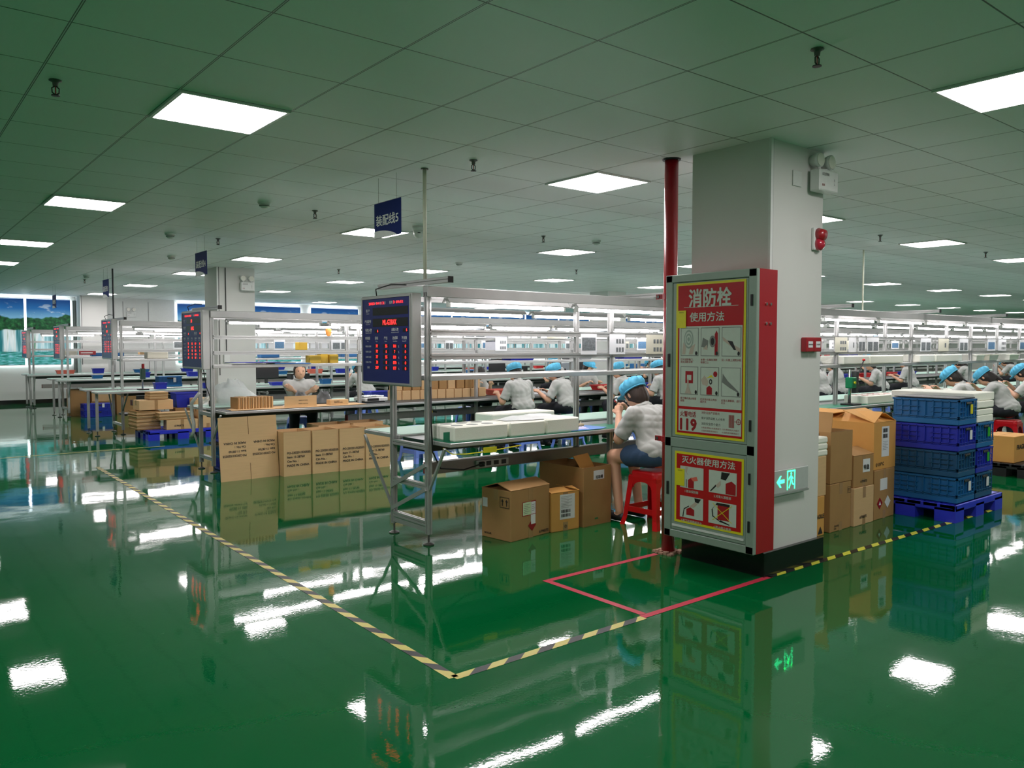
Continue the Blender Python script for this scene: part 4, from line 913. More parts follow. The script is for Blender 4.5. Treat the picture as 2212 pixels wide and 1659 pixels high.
carton('amber carton with a big white barcode label between two brown cartons', 2.895, 2.19, 0, .29, .20, .31, -.05, KRAFT3, 'tent', flaps=(.25, .1, None, .3), prints=[('#.155,.20', 'f', .30, .30, 0, PAPER), ('#0.11,.0025', 'f', 0.34, 0.88, 0, GREYP), ('#0.077,.0025', 'f', 0.34, 0.84, 0, GREYP), ('#0.11,.0025', 'f', 0.34, 0.8, 0, GREYP), ('#0.077,.0025', 'f', 0.34, 0.76, 0, GREYP), ('#0.11,.0025', 'f', 0.34, 0.72, 0, GREYP), ('#0.077,.0025', 'f', 0.34, 0.68, 0, GREYP), ('#0.11,.0025', 'f', 0.34, 0.64, 0, GREYP), ('#0.077,.0025', 'f', 0.34, 0.6, 0, GREYP), ('|.10,.025', 'f', .34, .47, 0, PRINTK), ('|.10,.025', 'f', .34, .36, 0, PRINTK), ('⊙', 'f', .5, .08, .035, PRINTK, 'C')])
carton('large open brown carton with white paper label, beside the red stool', 3.225, 2.165, 0, .335, .52, .485, 0.05, KRAFT2, 'open', prints=[('#.13,.075', 'f', .35, .78, 0, PAPER), ('垃圾桶', 'f', .55, .80, .03, PRINTK, 'C'), ('#.04,.012', 'f', .4, .1, 0, PLAST)])
tag(MB().add([(3.36, 2.3, .40), (3.54, 2.34, .42), (3.52, 2.42, .56), (3.33, 2.40, .55), (3.36, 2.306, .40), (3.54, 2.346, .42), (3.52, 2.426, .56), (3.33, 2.406, .55)], [(0,1,2,3),(7,6,5,4),(0,4,5,1),(1,5,6,2),(2,6,7,3),(3,7,4,0)], KRAFT3).build('cardboard_scrap'), 'loose cardboard scrap sticking up inside the large open carton', 'cardboard')
PO = ['PO-230201/020555', 'Item 11-38760', 'Ctn No. :', 'MADE IN CHINA']
pr = [(s, 'f', .12, .50-i*.095, .036, PRINTK) for i, s in enumerate(PO)]
for k, (x, l) in enumerate([(2.345, 'open carton printed MADE IN CHINA, next to the leaning flat cardboard'), (2.685, 'open carton printed MADE IN CHINA, second of four in the row'), (3.02, 'open carton printed MADE IN CHINA, third of four in the row'), (3.355, 'open carton printed MADE IN CHINA, partly behind the bench end brace')]):
    carton(l, x, 6.12-.02*k, 0, .33, .36, .505, 0, KRAFT, 'open', group='printed open cartons before the second line', prints=pr)
for x, l in ((2.95, 'open plain carton behind the printed cartons, left one'), (3.42, 'open plain carton behind the printed cartons, right one')): carton(l, x, 6.5, 0, .42, .34, .52, 0, KRAFT, 'open')
# flat folded cardboard leaning
t = thing('flattened_carton', 'large flat folded carton leaning on the second line bench, print upside down', 'cardboard', (1.66, 6.14, 0), .06)
for k in range(4): MB().box(0+.003*k, .675, .006*k, .006*k+.005, 0, .70-.004*k, KRAFT).build('sheet', t)
MB().box(.335, .340, -.001, 0, .50, .70, KEDGE).build('slot', t); MB().box(.340, .345, -.001, 0, 0, .18, KEDGE).build('slot', t)
lettering(t, [(s, (x, -.0015, .285+i*.046), (-1,0,0), (0,0,-1), .034, PRINTK, 'L', .028, None) for i, s in enumerate(PO) for x in (.30, .64)])
for c in t.children: c.rotation_euler = (-.09, 0, 0)
t.location = (1.66, 6.19, .0)
# stacks of cartons right of the pillar
carton('amber FRAGILE carton at floor level tight behind the pillar', 4.10, .79, 0, .42, .34, .31, .02, KRAFT3, 'closed', prints=[('FRAGILE', 'f', .78, .45, .045, PRINTK, 'C'), ('▲', 'f', .85, .06, .07, PRINTK, 'C')])
carton('brown taped carton on top of the FRAGILE carton', 4.12, .80, .312, .42, .34, .31, 0, KRAFT, 'closed')
for k in range(3): tag(MB().bbox(4.16, 4.56, .80, 1.1, .624+k*.05, .672+k*.05, FOAM, .01).build('foam_slab'), f'white foam slab on the carton stack behind the pillar, {ORD[k]} from the bottom', 'foam', 'foam slabs on the cartons')
carton('tall brown carton at floor level, second stack right of the pillar', 4.60, .795, 0, .335, .36, .385, .03, KRAFT2, 'closed', prints=[('FRAGILE\n8 A', 'f', .2, .1, .02, PRINTK), ('↑↑', 'f', .9, .75, .04, PRINTK, 'C')])
carton('open topped brown carton with black lining, on the second stack', 4.60, .80, .39, .335, .36, .41, .0, KRAFT2, 'flaps', flaps=(None, 1.45, 1.3, None), prints=[('↑↑', 'l', .6, .78, .06, PRINTK, 'C')], inner=BLK)
carton('plain kraft carton at floor level, third stack, tape down its front', 4.955, .785, 0, .335, .36, .315, .02, KRAFT, 'closed', prints=[('6 PARTS', 'f', .45, .18, .032, PRINTK, 'C')])
carton('small scuffed carton with torn white label, on the third stack', 4.965, .80, .317, .31, .33, .26, -.03, KRAFT2, 'tent', flaps=(.3, .15, None, None), prints=[('#.11,.11', 'f', .45, .45, 0, PAPER), ('特急', 'f', .62, .55, .045, PRINTK, 'C'), ('6 PARTS', 'f', .5, .14, .028, PRINTK, 'C')])
carton('brown carton with red flammable diamond label at floor level', 5.315, .80, 0, .37, .5, .425, .02, KRAFT2, 'closed', prints=[('#.13,.10', 'f', .28, .58, 0, PAPER), ('^.052', 'f', .27, .32, 0, PRINTR), ('^.056', 'f', .66, .32, 0, PAPER), ('▲', 'f', .27, .29, .04, PAPER, 'C')])
carton('large carton with shipping label and raised flaps, above the flammable one', 5.31, .81, .428, .385, .62, .40, .0, KRAFT3, 'flaps', flaps=(.32, .25, .5, .4), prints=[('#.13,.26', 'f', .35, .26, 0, PAPER), ('|.09,.035', 'f', .40, .78, 0, PRINTK), ('|.09,.035', 'f', .40, .66, 0, PRINTK), ('#0.09,.0025', 'f', 0.4, 0.58, 0, GREYP), ('#0.063,.0025', 'f', 0.4, 0.545, 0, GREYP), ('#0.09,.0025', 'f', 0.4, 0.51, 0, GREYP), ('#0.063,.0025', 'f', 0.4, 0.475, 0, GREYP), ('#0.09,.0025', 'f', 0.4, 0.44, 0, GREYP), ('#0.063,.0025', 'f', 0.4, 0.405, 0, GREYP), ('VЯᎷ', 'l', .6, .3, .05, PRINTK, 'C') if False else ('FRAGILE', 'l', .85, .36, .07, PRINTK, 'L', -1), ('⊙ ⊙ P C', 'f', .1, .08, .04, PRINTK)], inner=KRAFT2)
# ---------------------------------------------------------------- plastic crates
def crate(name, lab, m, w, d, h, loc, group, tagm=None, rz=0):
    t = thing(name, lab, 'crate', loc, rz, group); b = MB(); b.bbox(.014, w-.014, .014, d-.014, 0, h, m, .008); b.bbox(.002, w-.002, .002, d-.002, h*.02, h*.23, m, .004); b.build('body', t)
    r = MB()
    for z0, z1 in ((h-.018, h-.002), (h*.30, h*.30+.008), (h*.24, h*.24+.006)):
        r.box(0, w, 0, .01, z0, z1, m); r.box(0, .01, 0, d, z0, z1, m); r.box(w-.01, w, 0, d, z0, z1, m)
    for k in range(9): y = .01+(d-.03)*k/8; r.box(0, .009, y, y+.008, h*.24, h-.01, m)
    for k in range(7): x = .01+(w-.03)*k/6; r.box(x, x+.008, 0, .009, h*.24, h-.01, m)
    for z in (h*.5, h*.68): r.box(0, .0075, d*.08, d*.42, z, z+.005, m); r.box(0, .0075, d*.58, d*.92, z, z+.005, m); r.box(w*.06, w*.36, 0, .0075, z, z+.005, m); r.box(w*.64, w*.94, 0, .0075, z, z+.005, m)
    r.build('rib', t); g = MB(); g.tube([(w/2-.05, .0035, h-.035), (w/2+.05, .0035, h-.035)], .012, BLK, 8); g.build('hand_hole', t)
    if tagm: MB().box(w*.62, w*.62+.045, -.003, .001, h*.42, h*.42+.08, tagm).build('tag_card', t)
    return t
def pallet(lab, x, y, w, d, m, name='pallet', zt=.15):
    t = thing(name, lab, 'pallet', (x, y, 0)); b = MB()
    for k in range(6): b.bbox(0, w, d*k/6+.008, d*(k+1)/6-.008, zt-.035, zt, m, .004)
    b.bbox(0, w, 0, .03, zt-.06, zt, m, .006); b.bbox(0, .03, 0, d, zt-.06, zt, m, .006); b.bbox(w-.03, w, 0, d, zt-.06, zt, m, .006); b.build('deck', t)
    for px in (0, w/2-.08, w-.17):
        for py in (0, d/2-.08, d-.17): MB().prism([(px, py), (px+.17, py), (px+.17, py+.17), (px, py+.17)], 2, 0, zt-.035, m).build('foot', t)
    return t
pallet('blue plastic pallet carrying the stacked blue crates', 5.74, .32, 1.0, .82, PALB)
cm = [(NAVY, 'teal', PAPER), (mat('dark_teal_plastic', srgb(26, 84, 128)[:3], .45), 'dark teal', None), (BLUE, 'royal blue', PAPER), (NAVY, 'teal', YTP)]
for k in range(4): crate('storage_crate', f'{cm[k][1]} ribbed crate, {ORD[k]} from the bottom in the left stack on the blue pallet', cm[k][0], .36, .56, .218, (5.79, .33, .152+.22*k), 'crates on the blue pallet', cm[k][2])
cm = [(mat('dark_teal_plastic', (1,1,1)), 'dark teal', PAPER), (BLUE, 'royal blue', mat('green_card', srgb(40, 170, 40)[:3], .6)), (NAVY, 'teal', mat('green_card', (1,1,1)))]
for k in range(3): crate('storage_crate', f'{cm[k][1]} ribbed crate, {ORD[k]} from the bottom in the right stack on the blue pallet', cm[k][0], .36, .56, .218, (6.17, .33, .152+.22*k), 'crates on the blue pallet', cm[k][2])
for k, (w_, h_) in enumerate([(.34, .06), (.34, .05), (.35, .06)]): tag(MB().bbox(6.19, 6.19+w_, .34, .84, .815+.062*k, .815+.062*k+h_, FOAM, .006).build('foam_tray'), f'white foam tray stacked on the right crates, {ORD[k]} from the bottom', 'foam', 'foam trays on the crates')
tag(MB().bbox(6.16, 6.60, .36, 1.08, 1.002, 1.07, FOAM, .006).build('foam_block'), 'long white foam block topping the right crate stack', 'foam')
tag(MB().bbox(5.80, 6.14, .345, .88, 1.033, 1.042, DKG, .002).build('plastic_sheet'), 'thin grey sheet lying on the top left crate', 'sheet'); 
pallet('black plastic pallet behind the blue pallet at the right', 8.72, .70, 1.15, .72, BLK)
carton('amber FRAGILE carton on the black pallet at the right edge', 8.80, .93, .152, .5, .35, .30, .0, KRAFT3, 'closed', tape=False, prints=[('FRAGILE', 'f', .14, .50, .075, PRINTK)])
0 and carton('second amber carton behind the FRAGILE one on the black pallet', 9.9, 1.42, .152, .4, .2, .42, 0, KRAFT2, 'closed')
# left pallet and its loads
def bundle(lab, x, y, z, w, d, h, rz=0, n=14, group='flattened carton bundles on the left pallet', vert=False):
    t = thing('carton_bundle', lab, 'cardboard bundle', (x, y, z), rz, group)
    b = MB()
    for k in range(n):
        e = random.uniform(-.008, .008)
        if vert: b.box(w*k/n, w*(k+.72)/n, e, d+e, 0, h+random.uniform(-.004, .004), KRAFT if k % 2 else KRAFT2)
        else: b.box(e, w+e, e, d, h*k/n, h*(k+.75)/n, KRAFT if k % 3 else KRAFT2)
    b.build('sheets', t); s = MB(); s.box(w*.48, w*.5, -.012, d+.01, -.001, h+.004, PRINTW) if False else None
    return t
pallet('blue plastic pallet under flattened cartons beside the third line', 2.08, 10.72, 1.05, .78, PALB)
bundle('dark bundle of flat cartons at the left end of the left pallet', 1.98, 10.97, .152, .36, .45, .30, .05, 16)
carton('taped kraft carton at the front of the left pallet', 2.36, 10.74, .152, .48, .2, .155, -.03, KRAFT, 'closed', prints=[('6 PARTS', 'f', .25, .3, .04, PRINTK)])
bundle('bundle of flat cartons lying on the front kraft carton', 2.26, 10.745, .312, .52, .2, .12, .03, 8)
carton('pair-like kraft carton on the dark bundle of the left pallet', 2.02, 10.99, .462, .52, .34, .155, .02, KRAFT, 'closed')
bundle('small bundle of flat cartons on top of the left pallet load', 2.20, 11.03, .625, .28, .26, .12, .06, 8)
def tub(lab, m, loc, w, d, h, group=None, name='plastic_tub', rz=0, fill=None):
    t = thing(name, lab, 'tub', loc, rz, group); s = .88; b = MB(); th = .006
    o = [(w*(1-s)/2, d*(1-s)/2, 0), (w*(1+s)/2, d*(1-s)/2, 0), (w*(1+s)/2, d*(1+s)/2, 0), (w*(1-s)/2, d*(1+s)/2, 0), (0,0,h), (w,0,h), (w,d,h), (0,d,h)]
    i = [(o[k][0]+(th if o[k][0] < w/2 else -th), o[k][1]+(th if o[k][1] < d/2 else -th), o[k][2]+(th if k < 4 else 0)) for k in range(8)]
    b.add(o+i, [(0,3,2,1),(0,1,5,4),(1,2,6,5),(2,3,7,6),(3,0,4,7),(8,9,10,11),(8,12,13,9),(9,13,14,10),(10,14,15,11),(11,15,12,8),(4,5,13,12),(5,6,14,13),(6,7,15,14),(7,4,12,15)], m); b.build('body', t)
    r = MB(); e = .008
    for a in ((-e, w+e, -e, th), (-e, w+e, d-th, d+e), (-e, th, th, d-th), (w-th, w+e, th, d-th)): r.box(a[0], a[1], a[2], a[3], h-.014, h+.001, m)
    r.build('rim', t)
    if fill: MB().bbox(w*.1, w*.9, d*.1, d*.9, h*.1, h*.93, fill, .01).build('contents', t)
    return t
tub('royal blue plastic tub standing behind the left pallet cartons', BLUE, (2.62, 11.12, .47), .42, .32, .24)
carton('brown carton under the blue tub on the left pallet', 2.60, 11.10, .152, .24, .34, .315, 0, KRAFT2, 'closed')
carton('kraft carton at the right of the left pallet, next to the second line legs', 2.86, 10.76, .152, .30, .30, .34, -.05, KRAFT, 'closed')
carton('upper kraft carton at the right of the left pallet', 2.83, 10.80, .50, .34, .28, .13, .04, KRAFT, 'closed')
# under the fourth bench
carton('tall kraft carton under the left end of the fourth bench', 2.0, 16.42, 0, .36, .4, .56, 0, KRAFT2, 'closed'); carton('lower kraft carton under the fourth bench', 2.4, 16.44, 0, .42, .35, .29, 0, KRAFT2, 'closed'); carton('upper kraft carton under the fourth bench', 2.42, 16.46, .295, .40, .33, .27, 0, KRAFT, 'open'); carton('kraft carton under the fourth bench, rightmost', 2.9, 16.45, 0, .4, .35, .5, 0, KRAFT2, 'closed')
crate('storage_crate', 'royal blue tote on the floor under the fourth bench', BLUE, .55, .38, .14, (2.15, 15.85, 0), 'blue totes under the fourth bench'); crate('storage_crate', 'royal blue tote stacked on another under the fourth bench', BLUE, .55, .38, .14, (2.15, 15.85, .142), 'blue totes under the fourth bench', PAPER)
for k in range(4): crate('storage_crate', f'blue tote under the second bench left end, {ORD[k]} from the floor', (BLUE, NAVY)[k % 2], .4, .24, .14, (1.93, 7.03, .0+.142*k) if k < 2 else (1.93, 7.03, .335+.142*(k-2)), 'totes under the second bench')
# ---------------------------------------------------------------- stools
def stool(lab, m, loc, rz=0, name='plastic_stool', h=.455, group=None):
    t = thing(name, lab, 'stool', loc, rz, group); b = MB(); a, c = .145, .125
    def ring(s, z, r=.03, n=5):
        o = []
        for cx_, cy_, a0 in ((1,1,0), (-1,1,PI/2), (-1,-1,PI), (1,-1,PI*1.5)):
            for k in range(n): q = a0+PI/2*k/(n-1); o.append((cx_*(s-r)+r*math.cos(q), cy_*(s-r)+r*math.sin(q), z))
        return o
    R = [ring(.118, h, .03), ring(.136, h-.004, .04), ring(.142, h-.018, .045), ring(.146, h-.05, .045), ring(.140, h-.05, .04), ring(.136, h-.02, .04), ring(.11, h-.012, .03)]
    vs = sum(R, []); n = 20; fs = [tuple(range(n))]+[(i*n+j, i*n+(j+1) % n, (i+1)*n+(j+1) % n, (i+1)*n+j)[::-1] for i in range(6) for j in range(n)]+[tuple(reversed(range(6*n, 7*n)))]
    b.add(vs, fs, m); b.build('seat', t, False)
    for sx in (-1, 1):
        for sy in (-1, 1):
            L_ = MB(); ks = []
            for i, z in enumerate(np.linspace(h-.04, 0, 7)):
                u = 1-z/h; e = .140+.045*u+(.012 if i == 6 else 0); wd = .055-.014*u+(.006 if i == 6 else 0); ks.append([(sx*e, sy*e, z), (sx*(e-wd), sy*e, z), (sx*(e-wd), sy*(e-.006), z), (sx*(e-.006), sy*(e-.006), z), (sx*(e-.006), sy*(e-wd), z), (sx*e, sy*(e-wd), z)])
            vs = sum(ks, []); fs = [(i*6+j, i*6+(j+1) % 6, (i+1)*6+(j+1) % 6, (i+1)*6+j) for i in range(6) for j in range(6)]+[tuple(range(6)), tuple(range(36, 42))]
            L_.add(vs, fs, m); L_.build('leg', t)
    for k in range(4):
        q = MB(); zc = h*.30; e = .140+.045*(1-zc/h); q.box(-e+.035, e-.035, e-.008, e-.001, zc-.022, zc+.022, m)
        zt_ = h-.05; e2 = .148; pts = [(-.148, zt_+.0), (.148, zt_+.0), (.148, zt_-.09)]+[(.095*math.cos(q_), zt_-.09+.055*math.sin(q_)) for q_ in np.linspace(0, PI, 11)]+[(-.148, zt_-.09)]
        q.add([(x, e2+.0*z, z) for x, z in pts]+[(x, e2-.006, z) for x, z in pts], [tuple(range(len(pts))), tuple(reversed(range(len(pts), 2*len(pts))))]+[(i, (i+1) % len(pts), (i+1) % len(pts)+len(pts), i+len(pts)) for i in range(len(pts))], m)
        q.xf(Matrix.Rotation(k*PI/2, 4, 'Z')); q.build('apron', t)
    return t
stool('glossy red plastic stool under the worker left of the pillar', RED, (3.76, 1.885, 0), .02)
rs = stool('red plastic stool under the worker at the right edge', RED, (11.1, 1.80, 0), .1)
bs = stool('blue plastic stool under the left back-facing worker of the second line', SKYB, (5.89, 6.15, 0))
STO = [((6.77, 6.15, 0), 'blue plastic stool under the worker with head turned left'), ((8.13, 6.15, 0), 'blue plastic stool under the worker right of the sheets'), ((9.0, 6.15, 0), 'blue plastic stool under the worker beside the red pipe'), ((4.2, 6.22, 0), 'empty blue stool before the second line cartons'), ((9.93, 1.82, 0), 'blue plastic stool behind the crates under the second right worker'), ((12.3, 1.8, 0), 'blue stool beyond the right picture edge worker')]
for k, (p, l) in enumerate(STO): dup(bs, p, (.35, .25, .15, .1, .15, .1)[k], label=l)
# ---------------------------------------------------------------- people
person('worker in grey shirt, blue cap and denim shorts on red stool at near bench', (3.76, 1.845, 0), .02, lean=.33, hp=.60, hands=[[-.05, .39, .90], [.09, .40, .92]], shorts=True, h=.0075, hair=HAIRB, curl=1.0)
A1 = person('worker in grey shirt seen from behind, blue cap level, at the second line', (5.89, 6.15, 0), 0, lean=.22, hp=.35, hands=[[-.17, .36, .80], [.17, .36, .80]], h=.012)
A2 = person('worker in grey shirt leaning forward with head turned left at the second line', (6.77, 6.15, 0), .35, lean=.34, hp=.35, hy=.55, hands=[[-.16, .42, .80], [.10, .42, .80]], h=.012)
dup(A2, (8.13, 6.15, 0), .25, 'worker with blue cap leaning forward, behind the near worker'); dup(A1, (9.0, 6.15, 0), .15, 'worker in grey shirt partly hidden by the red pipe')
B1 = person('worker in blue cap looking down, hand raised, behind the blue crates', (9.93, 1.82, 0), .15, lean=.30, hp=.8, hands=[[-.22, .44, .90], [.02, .40, .89]], h=.010, longhair=False)
B2 = person('worker with dark hair bun and blue cap bent low over the bench on the right', (11.1, 1.80, 0), .10, lean=.44, hp=.8, hands=[[-.12, .46, .89], [.12, .44, .88]], h=.011, longhair=True)
dup(B1, (12.3, 1.80, 0), .1, 'worker cut by the right picture edge, blue cap')
C = [(12.9, 5.6, .1, A1, 'worker back turned, left of two behind the green press'), (13.6, 5.65, .05, A1, 'worker back turned, right of two behind the green press'), (15.4, 5.7, .45, A2, 'worker leaning left with arm stretched, beyond the press'), (12.0, 5.5, .2, A2, 'worker partly hidden by the pillar, holding red parts'), (20.2, 5.8, .2, B2, 'far worker in grey shirt at the right, cap above shelf')]
for x, y, r, s, l in C: dup(s, (x, y, 0), r, l)
F1 = person('worker in open collared grey shirt with folded arms facing the camera across the second line', (3.55, 8.42, 0), PI-.25, lean=.12, hp=.1, hands=[[.12, .23, .86], [-.12, .25, .84]], h=.011, cap=False, curl=.5, arms_folded=True)
F2 = person('worker bending over the third line bench, arms on the table', (7.1, 13.4, 0), PI, lean=.45, hp=.9, hands=[[-.15, .42, .84], [.15, .42, .84]], h=.013, cap=False)
F3 = dup(A2, (9.3, 8.5, 0), PI-.3, 'capped worker facing the camera behind the red bins'); dup(F2, (6.6, 8.45, 0), PI, 'worker behind the leaning cartons with arms on the bench')
for k, (x, y, s_) in enumerate(((19., 11.0, A1), (23.2, 11.0, B2), (25.5, 11.0, A1), (17.2, 5.9, A1), (23.5, 5.9, B2), (26.5, 5.9, A1))): dup(s_, (x, y, 0), .1, f'tiny distant worker deep among the far right racks, {ORD[k]} one'); dup(bs, (x, y, 0), .1, f'tiny blue stool deep among the far right racks, {ORD[k]} one')
for k in range(12): m_, n_ = ((BLK, 'black'), (mat('steel_box', (.3, .33, .36), .4, .3), 'steel grey'), (WHT, 'white'), (NAVY, 'teal'))[k % 4]; t = thing('test_box', f'{n_} test instrument on the rear of the third bench, {ORD[k]} from the left', 'instrument', (5.3+k*1.45, 12.72, .75) if k != 1 else (4.0, 12.72, .75), 0, 'instruments at the third line'); MB().bbox(0, .4, 0, .22, 0, .18+.06*(k % 3), m_, .006).build('case', t); MB().box(.05, .25, -.003, 0, .06, .15, DISPW if k % 2 else PAPER).build('screen', t)
for k, x in enumerate((6.0, 11., 14.5, 18.)): dup(A1 if k % 2 else B2, (x, 11.0 if k else 10.9, 0), .1*k, f'distant worker from behind at the third line, {ORD[k]} from the left')
for x, y, r_ in ((12.9, 5.6, .1), (13.6, 5.65, .05), (15.4, 5.7, .45), (12.0, 5.5, .2), (20.2, 5.8, .2)): dup(bs, (x, y, 0), r_, label=f'blue stool under the {dict({12.9: "left", 13.6: "right", 15.4: "leaning", 12.0: "half hidden", 20.2: "farthest"})[x]} worker of the second line right part')
for (x, y), w_ in zip(((3.55, 8.42), (7.1, 13.4), (9.3, 8.5), (6.6, 8.45), (6., 10.9), (11., 11.), (14.5, 11.), (18., 11.)), ('worker with folded arms', 'worker bending over the third line', 'worker behind the red bins', 'worker behind the leaning cartons', 'first distant worker', 'second distant worker', 'third distant worker', 'fourth distant worker')): dup(bs, (x, y, 0), -.25 if w_ == 'worker with folded arms' else -.3 if 'red bins' in w_ else .3 if w_[:6] == 'fourth' else .2 if w_[:5] == 'third' else .1 if w_[:6] == 'second' else 0, label=f'blue stool under the {w_}')

# ---------------------------------------------------------------- things on the near bench (table z .784)
TZ = .785
def foam_tray(lab, x, y, z, w, d, h, holes=True, group=None, m=FOAM, content=None):
    t = thing('foam_tray', lab, 'foam tray', (x, y, z), 0, group); b = MB(); b.bbox(0, w, 0, d, 0, h, m, .01); b.build('block', t)
    if holes:
        for i in range(max(1, int(w/.14))):
            for j in range(max(1, int(d/.14))):
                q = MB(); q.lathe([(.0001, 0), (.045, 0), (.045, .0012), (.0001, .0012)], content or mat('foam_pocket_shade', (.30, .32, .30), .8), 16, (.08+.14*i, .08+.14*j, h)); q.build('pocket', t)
    return t
foam_tray('white foam tray with round pockets at the left end of the near bench', 2.00, 2.245, TZ, .50, .31, .11)
foam_tray('white foam tray wrapped in film, second on the near bench', 2.52, 2.245, TZ, .36, .31, .11, False); foam_tray('white foam tray wrapped in film, third on the near bench', 2.89, 2.245, TZ, .36, .31, .115, False)
foam_tray('white foam block at the back of the near bench behind the wrapped trays', 3.0, 3.10, TZ, .75, .26, .09, False)
def rumple(lab, c, r, h, m, name='plastic_bag', cat='bag', seed=1):
    rnd = random.Random(seed); b = MB(); n, k = 14, 5; vs = [(c[0], c[1], c[2]+h)]
    for i in range(1, k+1):
        for j in range(n): q = 2*PI*j/n; rr = i/k*(1+rnd.uniform(-.14, .14)); vs.append((c[0]+r[0]*rr*math.cos(q), c[1]+r[1]*rr*math.sin(q), c[2]+max(0, h*(1-(i/k)**1.8)*(1+rnd.uniform(-.35, .35))) if i < k else c[2]))
    fs = [(0, 1+j, 1+(j+1) % n) for j in range(n)]+[(1+(i-1)*n+j, 1+i*n+j, 1+i*n+(j+1) % n, 1+(i-1)*n+(j+1) % n) for i in range(1, k) for j in range(n)]
    b.add(vs, fs, m); return tag(b.build(name, None, True), lab, cat)
rumple('crumpled white film lying over the wrapped foam trays', (2.85, 2.40, TZ+.116), (.33, .12), .03, mat('milky_film', (.75, .78, .77), .35), 'plastic_film', 'film', 3)
tag(MB().add([(x, y, TZ+.001+z) for z in (0, .003) for x, y in [(3.16, 2.24), (3.5, 2.235), (3.62, 2.30), (3.60, 2.52), (3.25, 2.52)]], [(4,3,2,1,0),(5,6,7,8,9)]+[(i, (i+1) % 5, (i+1) % 5+5, i+5) for i in range(5)], BLUM).build('bench_mat'), 'bright blue bench mat in front of the seated worker', 'mat')
t = thing('parts_dish', 'small round tan dish on the blue mat', 'dish', (3.42, 2.42, TZ+.004)); MB().lathe([(.0001, 0), (.03, 0), (.042, .03), (.038, .03), (.028, .004), (.0001, .004)], mat('tan_plastic', (.45, .36, .2), .5), 18).build('bowl', t, True); MB().tube([(.0, 0, .01), (.025, .01, .05)], .004, CREAM, 6).build('brush', t)
rumple('small white and purple cloth on the blue mat', (3.36, 2.33, TZ+.004), (.07, .035), .016, mat('lilac_cloth', (.6, .58, .8), .8), 'cloth', 'cloth', 5)
t = thing('power_tool', 'chrome headed hand tool held by the seated worker', 'tool', (3.775, 2.335, .99)); MB().tube([(0, 0, 0), (.03, .03, .03)], .012, CHROME, 10).build('barrel', t, True); MB().lathe([(.0001, -.012), (.018, -.008), (.02, 0), (.018, .008), (.0001, .012)], CHROME, 12, (.035, .035, .04)).build('head', t, True); MB().tube([(-.0, -.0, 0), (-.03, -.015, .015)], .009, PRINTR, 8).build('grip', t)
t = thing('tape_dispenser_card', 'green folded card standing on the left end of the bench mat', 'card', (1.945, 2.30, TZ)); MB().box(0, .09, 0, .002, 0, .07, GRNM).build('panel', t)
t = thing('grounding_wire', 'yellow green earth wire drooping below the near bench corner', 'wire', (0, 0, 0)); MB().tube([(1.94, 2.3, .74), (1.98, 2.24, .70), (2.08, 2.21, .695), (2.3, 2.21, .70), (2.6, 2.21, .72)], .004, YTP, 6).build('wire', t); MB().box(2.24, 2.36, 2.205, 2.213, .69, .73, YTP).build('tag', t)
t = thing('power_cable', 'black power cable hanging from the near board to the channel socket', 'cable', (0, 0, 0)); MB().tube([(1.93, 2.44, 1.18), (1.925, 2.43, .9), (1.93, 2.42, .70), (2.05, 2.5, .56), (2.35, 2.62, .505), (2.62, 2.72, .52), (2.66, 2.76, .50)], .006, BLK, 8).build('wire', t, True)
t = thing('power_strip', 'white socket strip on the channel below the near bench', 'socket strip', (2.6, 2.808, .475)); MB().bbox(0, .34, -.022, 0, 0, .06, WHT, .004).build('case', t)
for k in range(3): MB().box(.10+k*.08, .15+k*.08, -.024, -.022, .012, .048, DKG).build('outlet', t)
MB().bbox(.02, .07, -.05, -.022, .01, .05, BLK, .006).build('plug', t)
# green press on the near line right of the pillar
t = thing('arbor_press', 'small green arbor press with red-tipped lever on the near line', 'press', (7.74, 2.31, TZ))
MB().bbox(-.10, .10, -.08, .08, 0, .02, BLK, .004).build('base', t); MB().tube([(0, .02, .02), (0, .02, .42)], .018, CHROME, 12).build('column', t, True); MB().bbox(-.055, .055, -.04, .05, .20, .33, PLAST, .01).build('head', t); MB().tube([(0, -.04, .265), (0, -.055, .265)], .015, YTP, 10).build('dial', t)
l = MB().tube([(.08, 0, .25), (.28, 0, .52)], .008, BLK, 8).build('lever', t); MB().lathe([(.0001, -.018), (.014, -.012), (.02, 0), (.014, .012), (.0001, .018)], RED, 10, (.285, 0, .53)).build('knob', l, True)
MB().bbox(.06, .12, -.03, .03, .14, .40, DKG, .006).build('rack', t)
for k, (x, y, w_, c, l) in enumerate([(8.0, 2.24, .75, PRINTR, 'foam tray with dark red parts right of the green press'), (8.8, 2.24, .6, None, 'white foam tray next to the one with red parts'), (10.1, 2.25, .6, None, 'white foam tray before the worker behind the crates'), (10.25, 2.60, .45, None, 'white foam tray between the two right workers')]): foam_tray(l, x, y, TZ, w_, .30, .10, True, None, FOAM, c)
for k, (x, w_) in enumerate([(7.72, .62), (8.36, .88), (9.70, .46), (10.2, .85)]): foam_tray(f'white foam block on the near line shelf right of the pillar, {ORD[k]} from the left', x, 2.40, 1.264, w_, .30, .10, False, 'foam blocks on the near line shelf')
for k, (x, w_, m, nm) in enumerate([(11.62, .3, FOAM, 'white'), (12.1, .35, CREAM, 'cream'), (12.9, .4, FOAM, 'pale')]): tub(f'{nm} plastic box on the near line shelf at the far right, {ORD[k]} one', m, (x, 2.42, 1.264), w_, .24, .09, None, 'parts_box')
rumple('cluster of clear plastic bags on the shelf just right of the pillar', (7.4, 2.62, 1.264), (.2, .1), .10, CLEAR, seed=8)
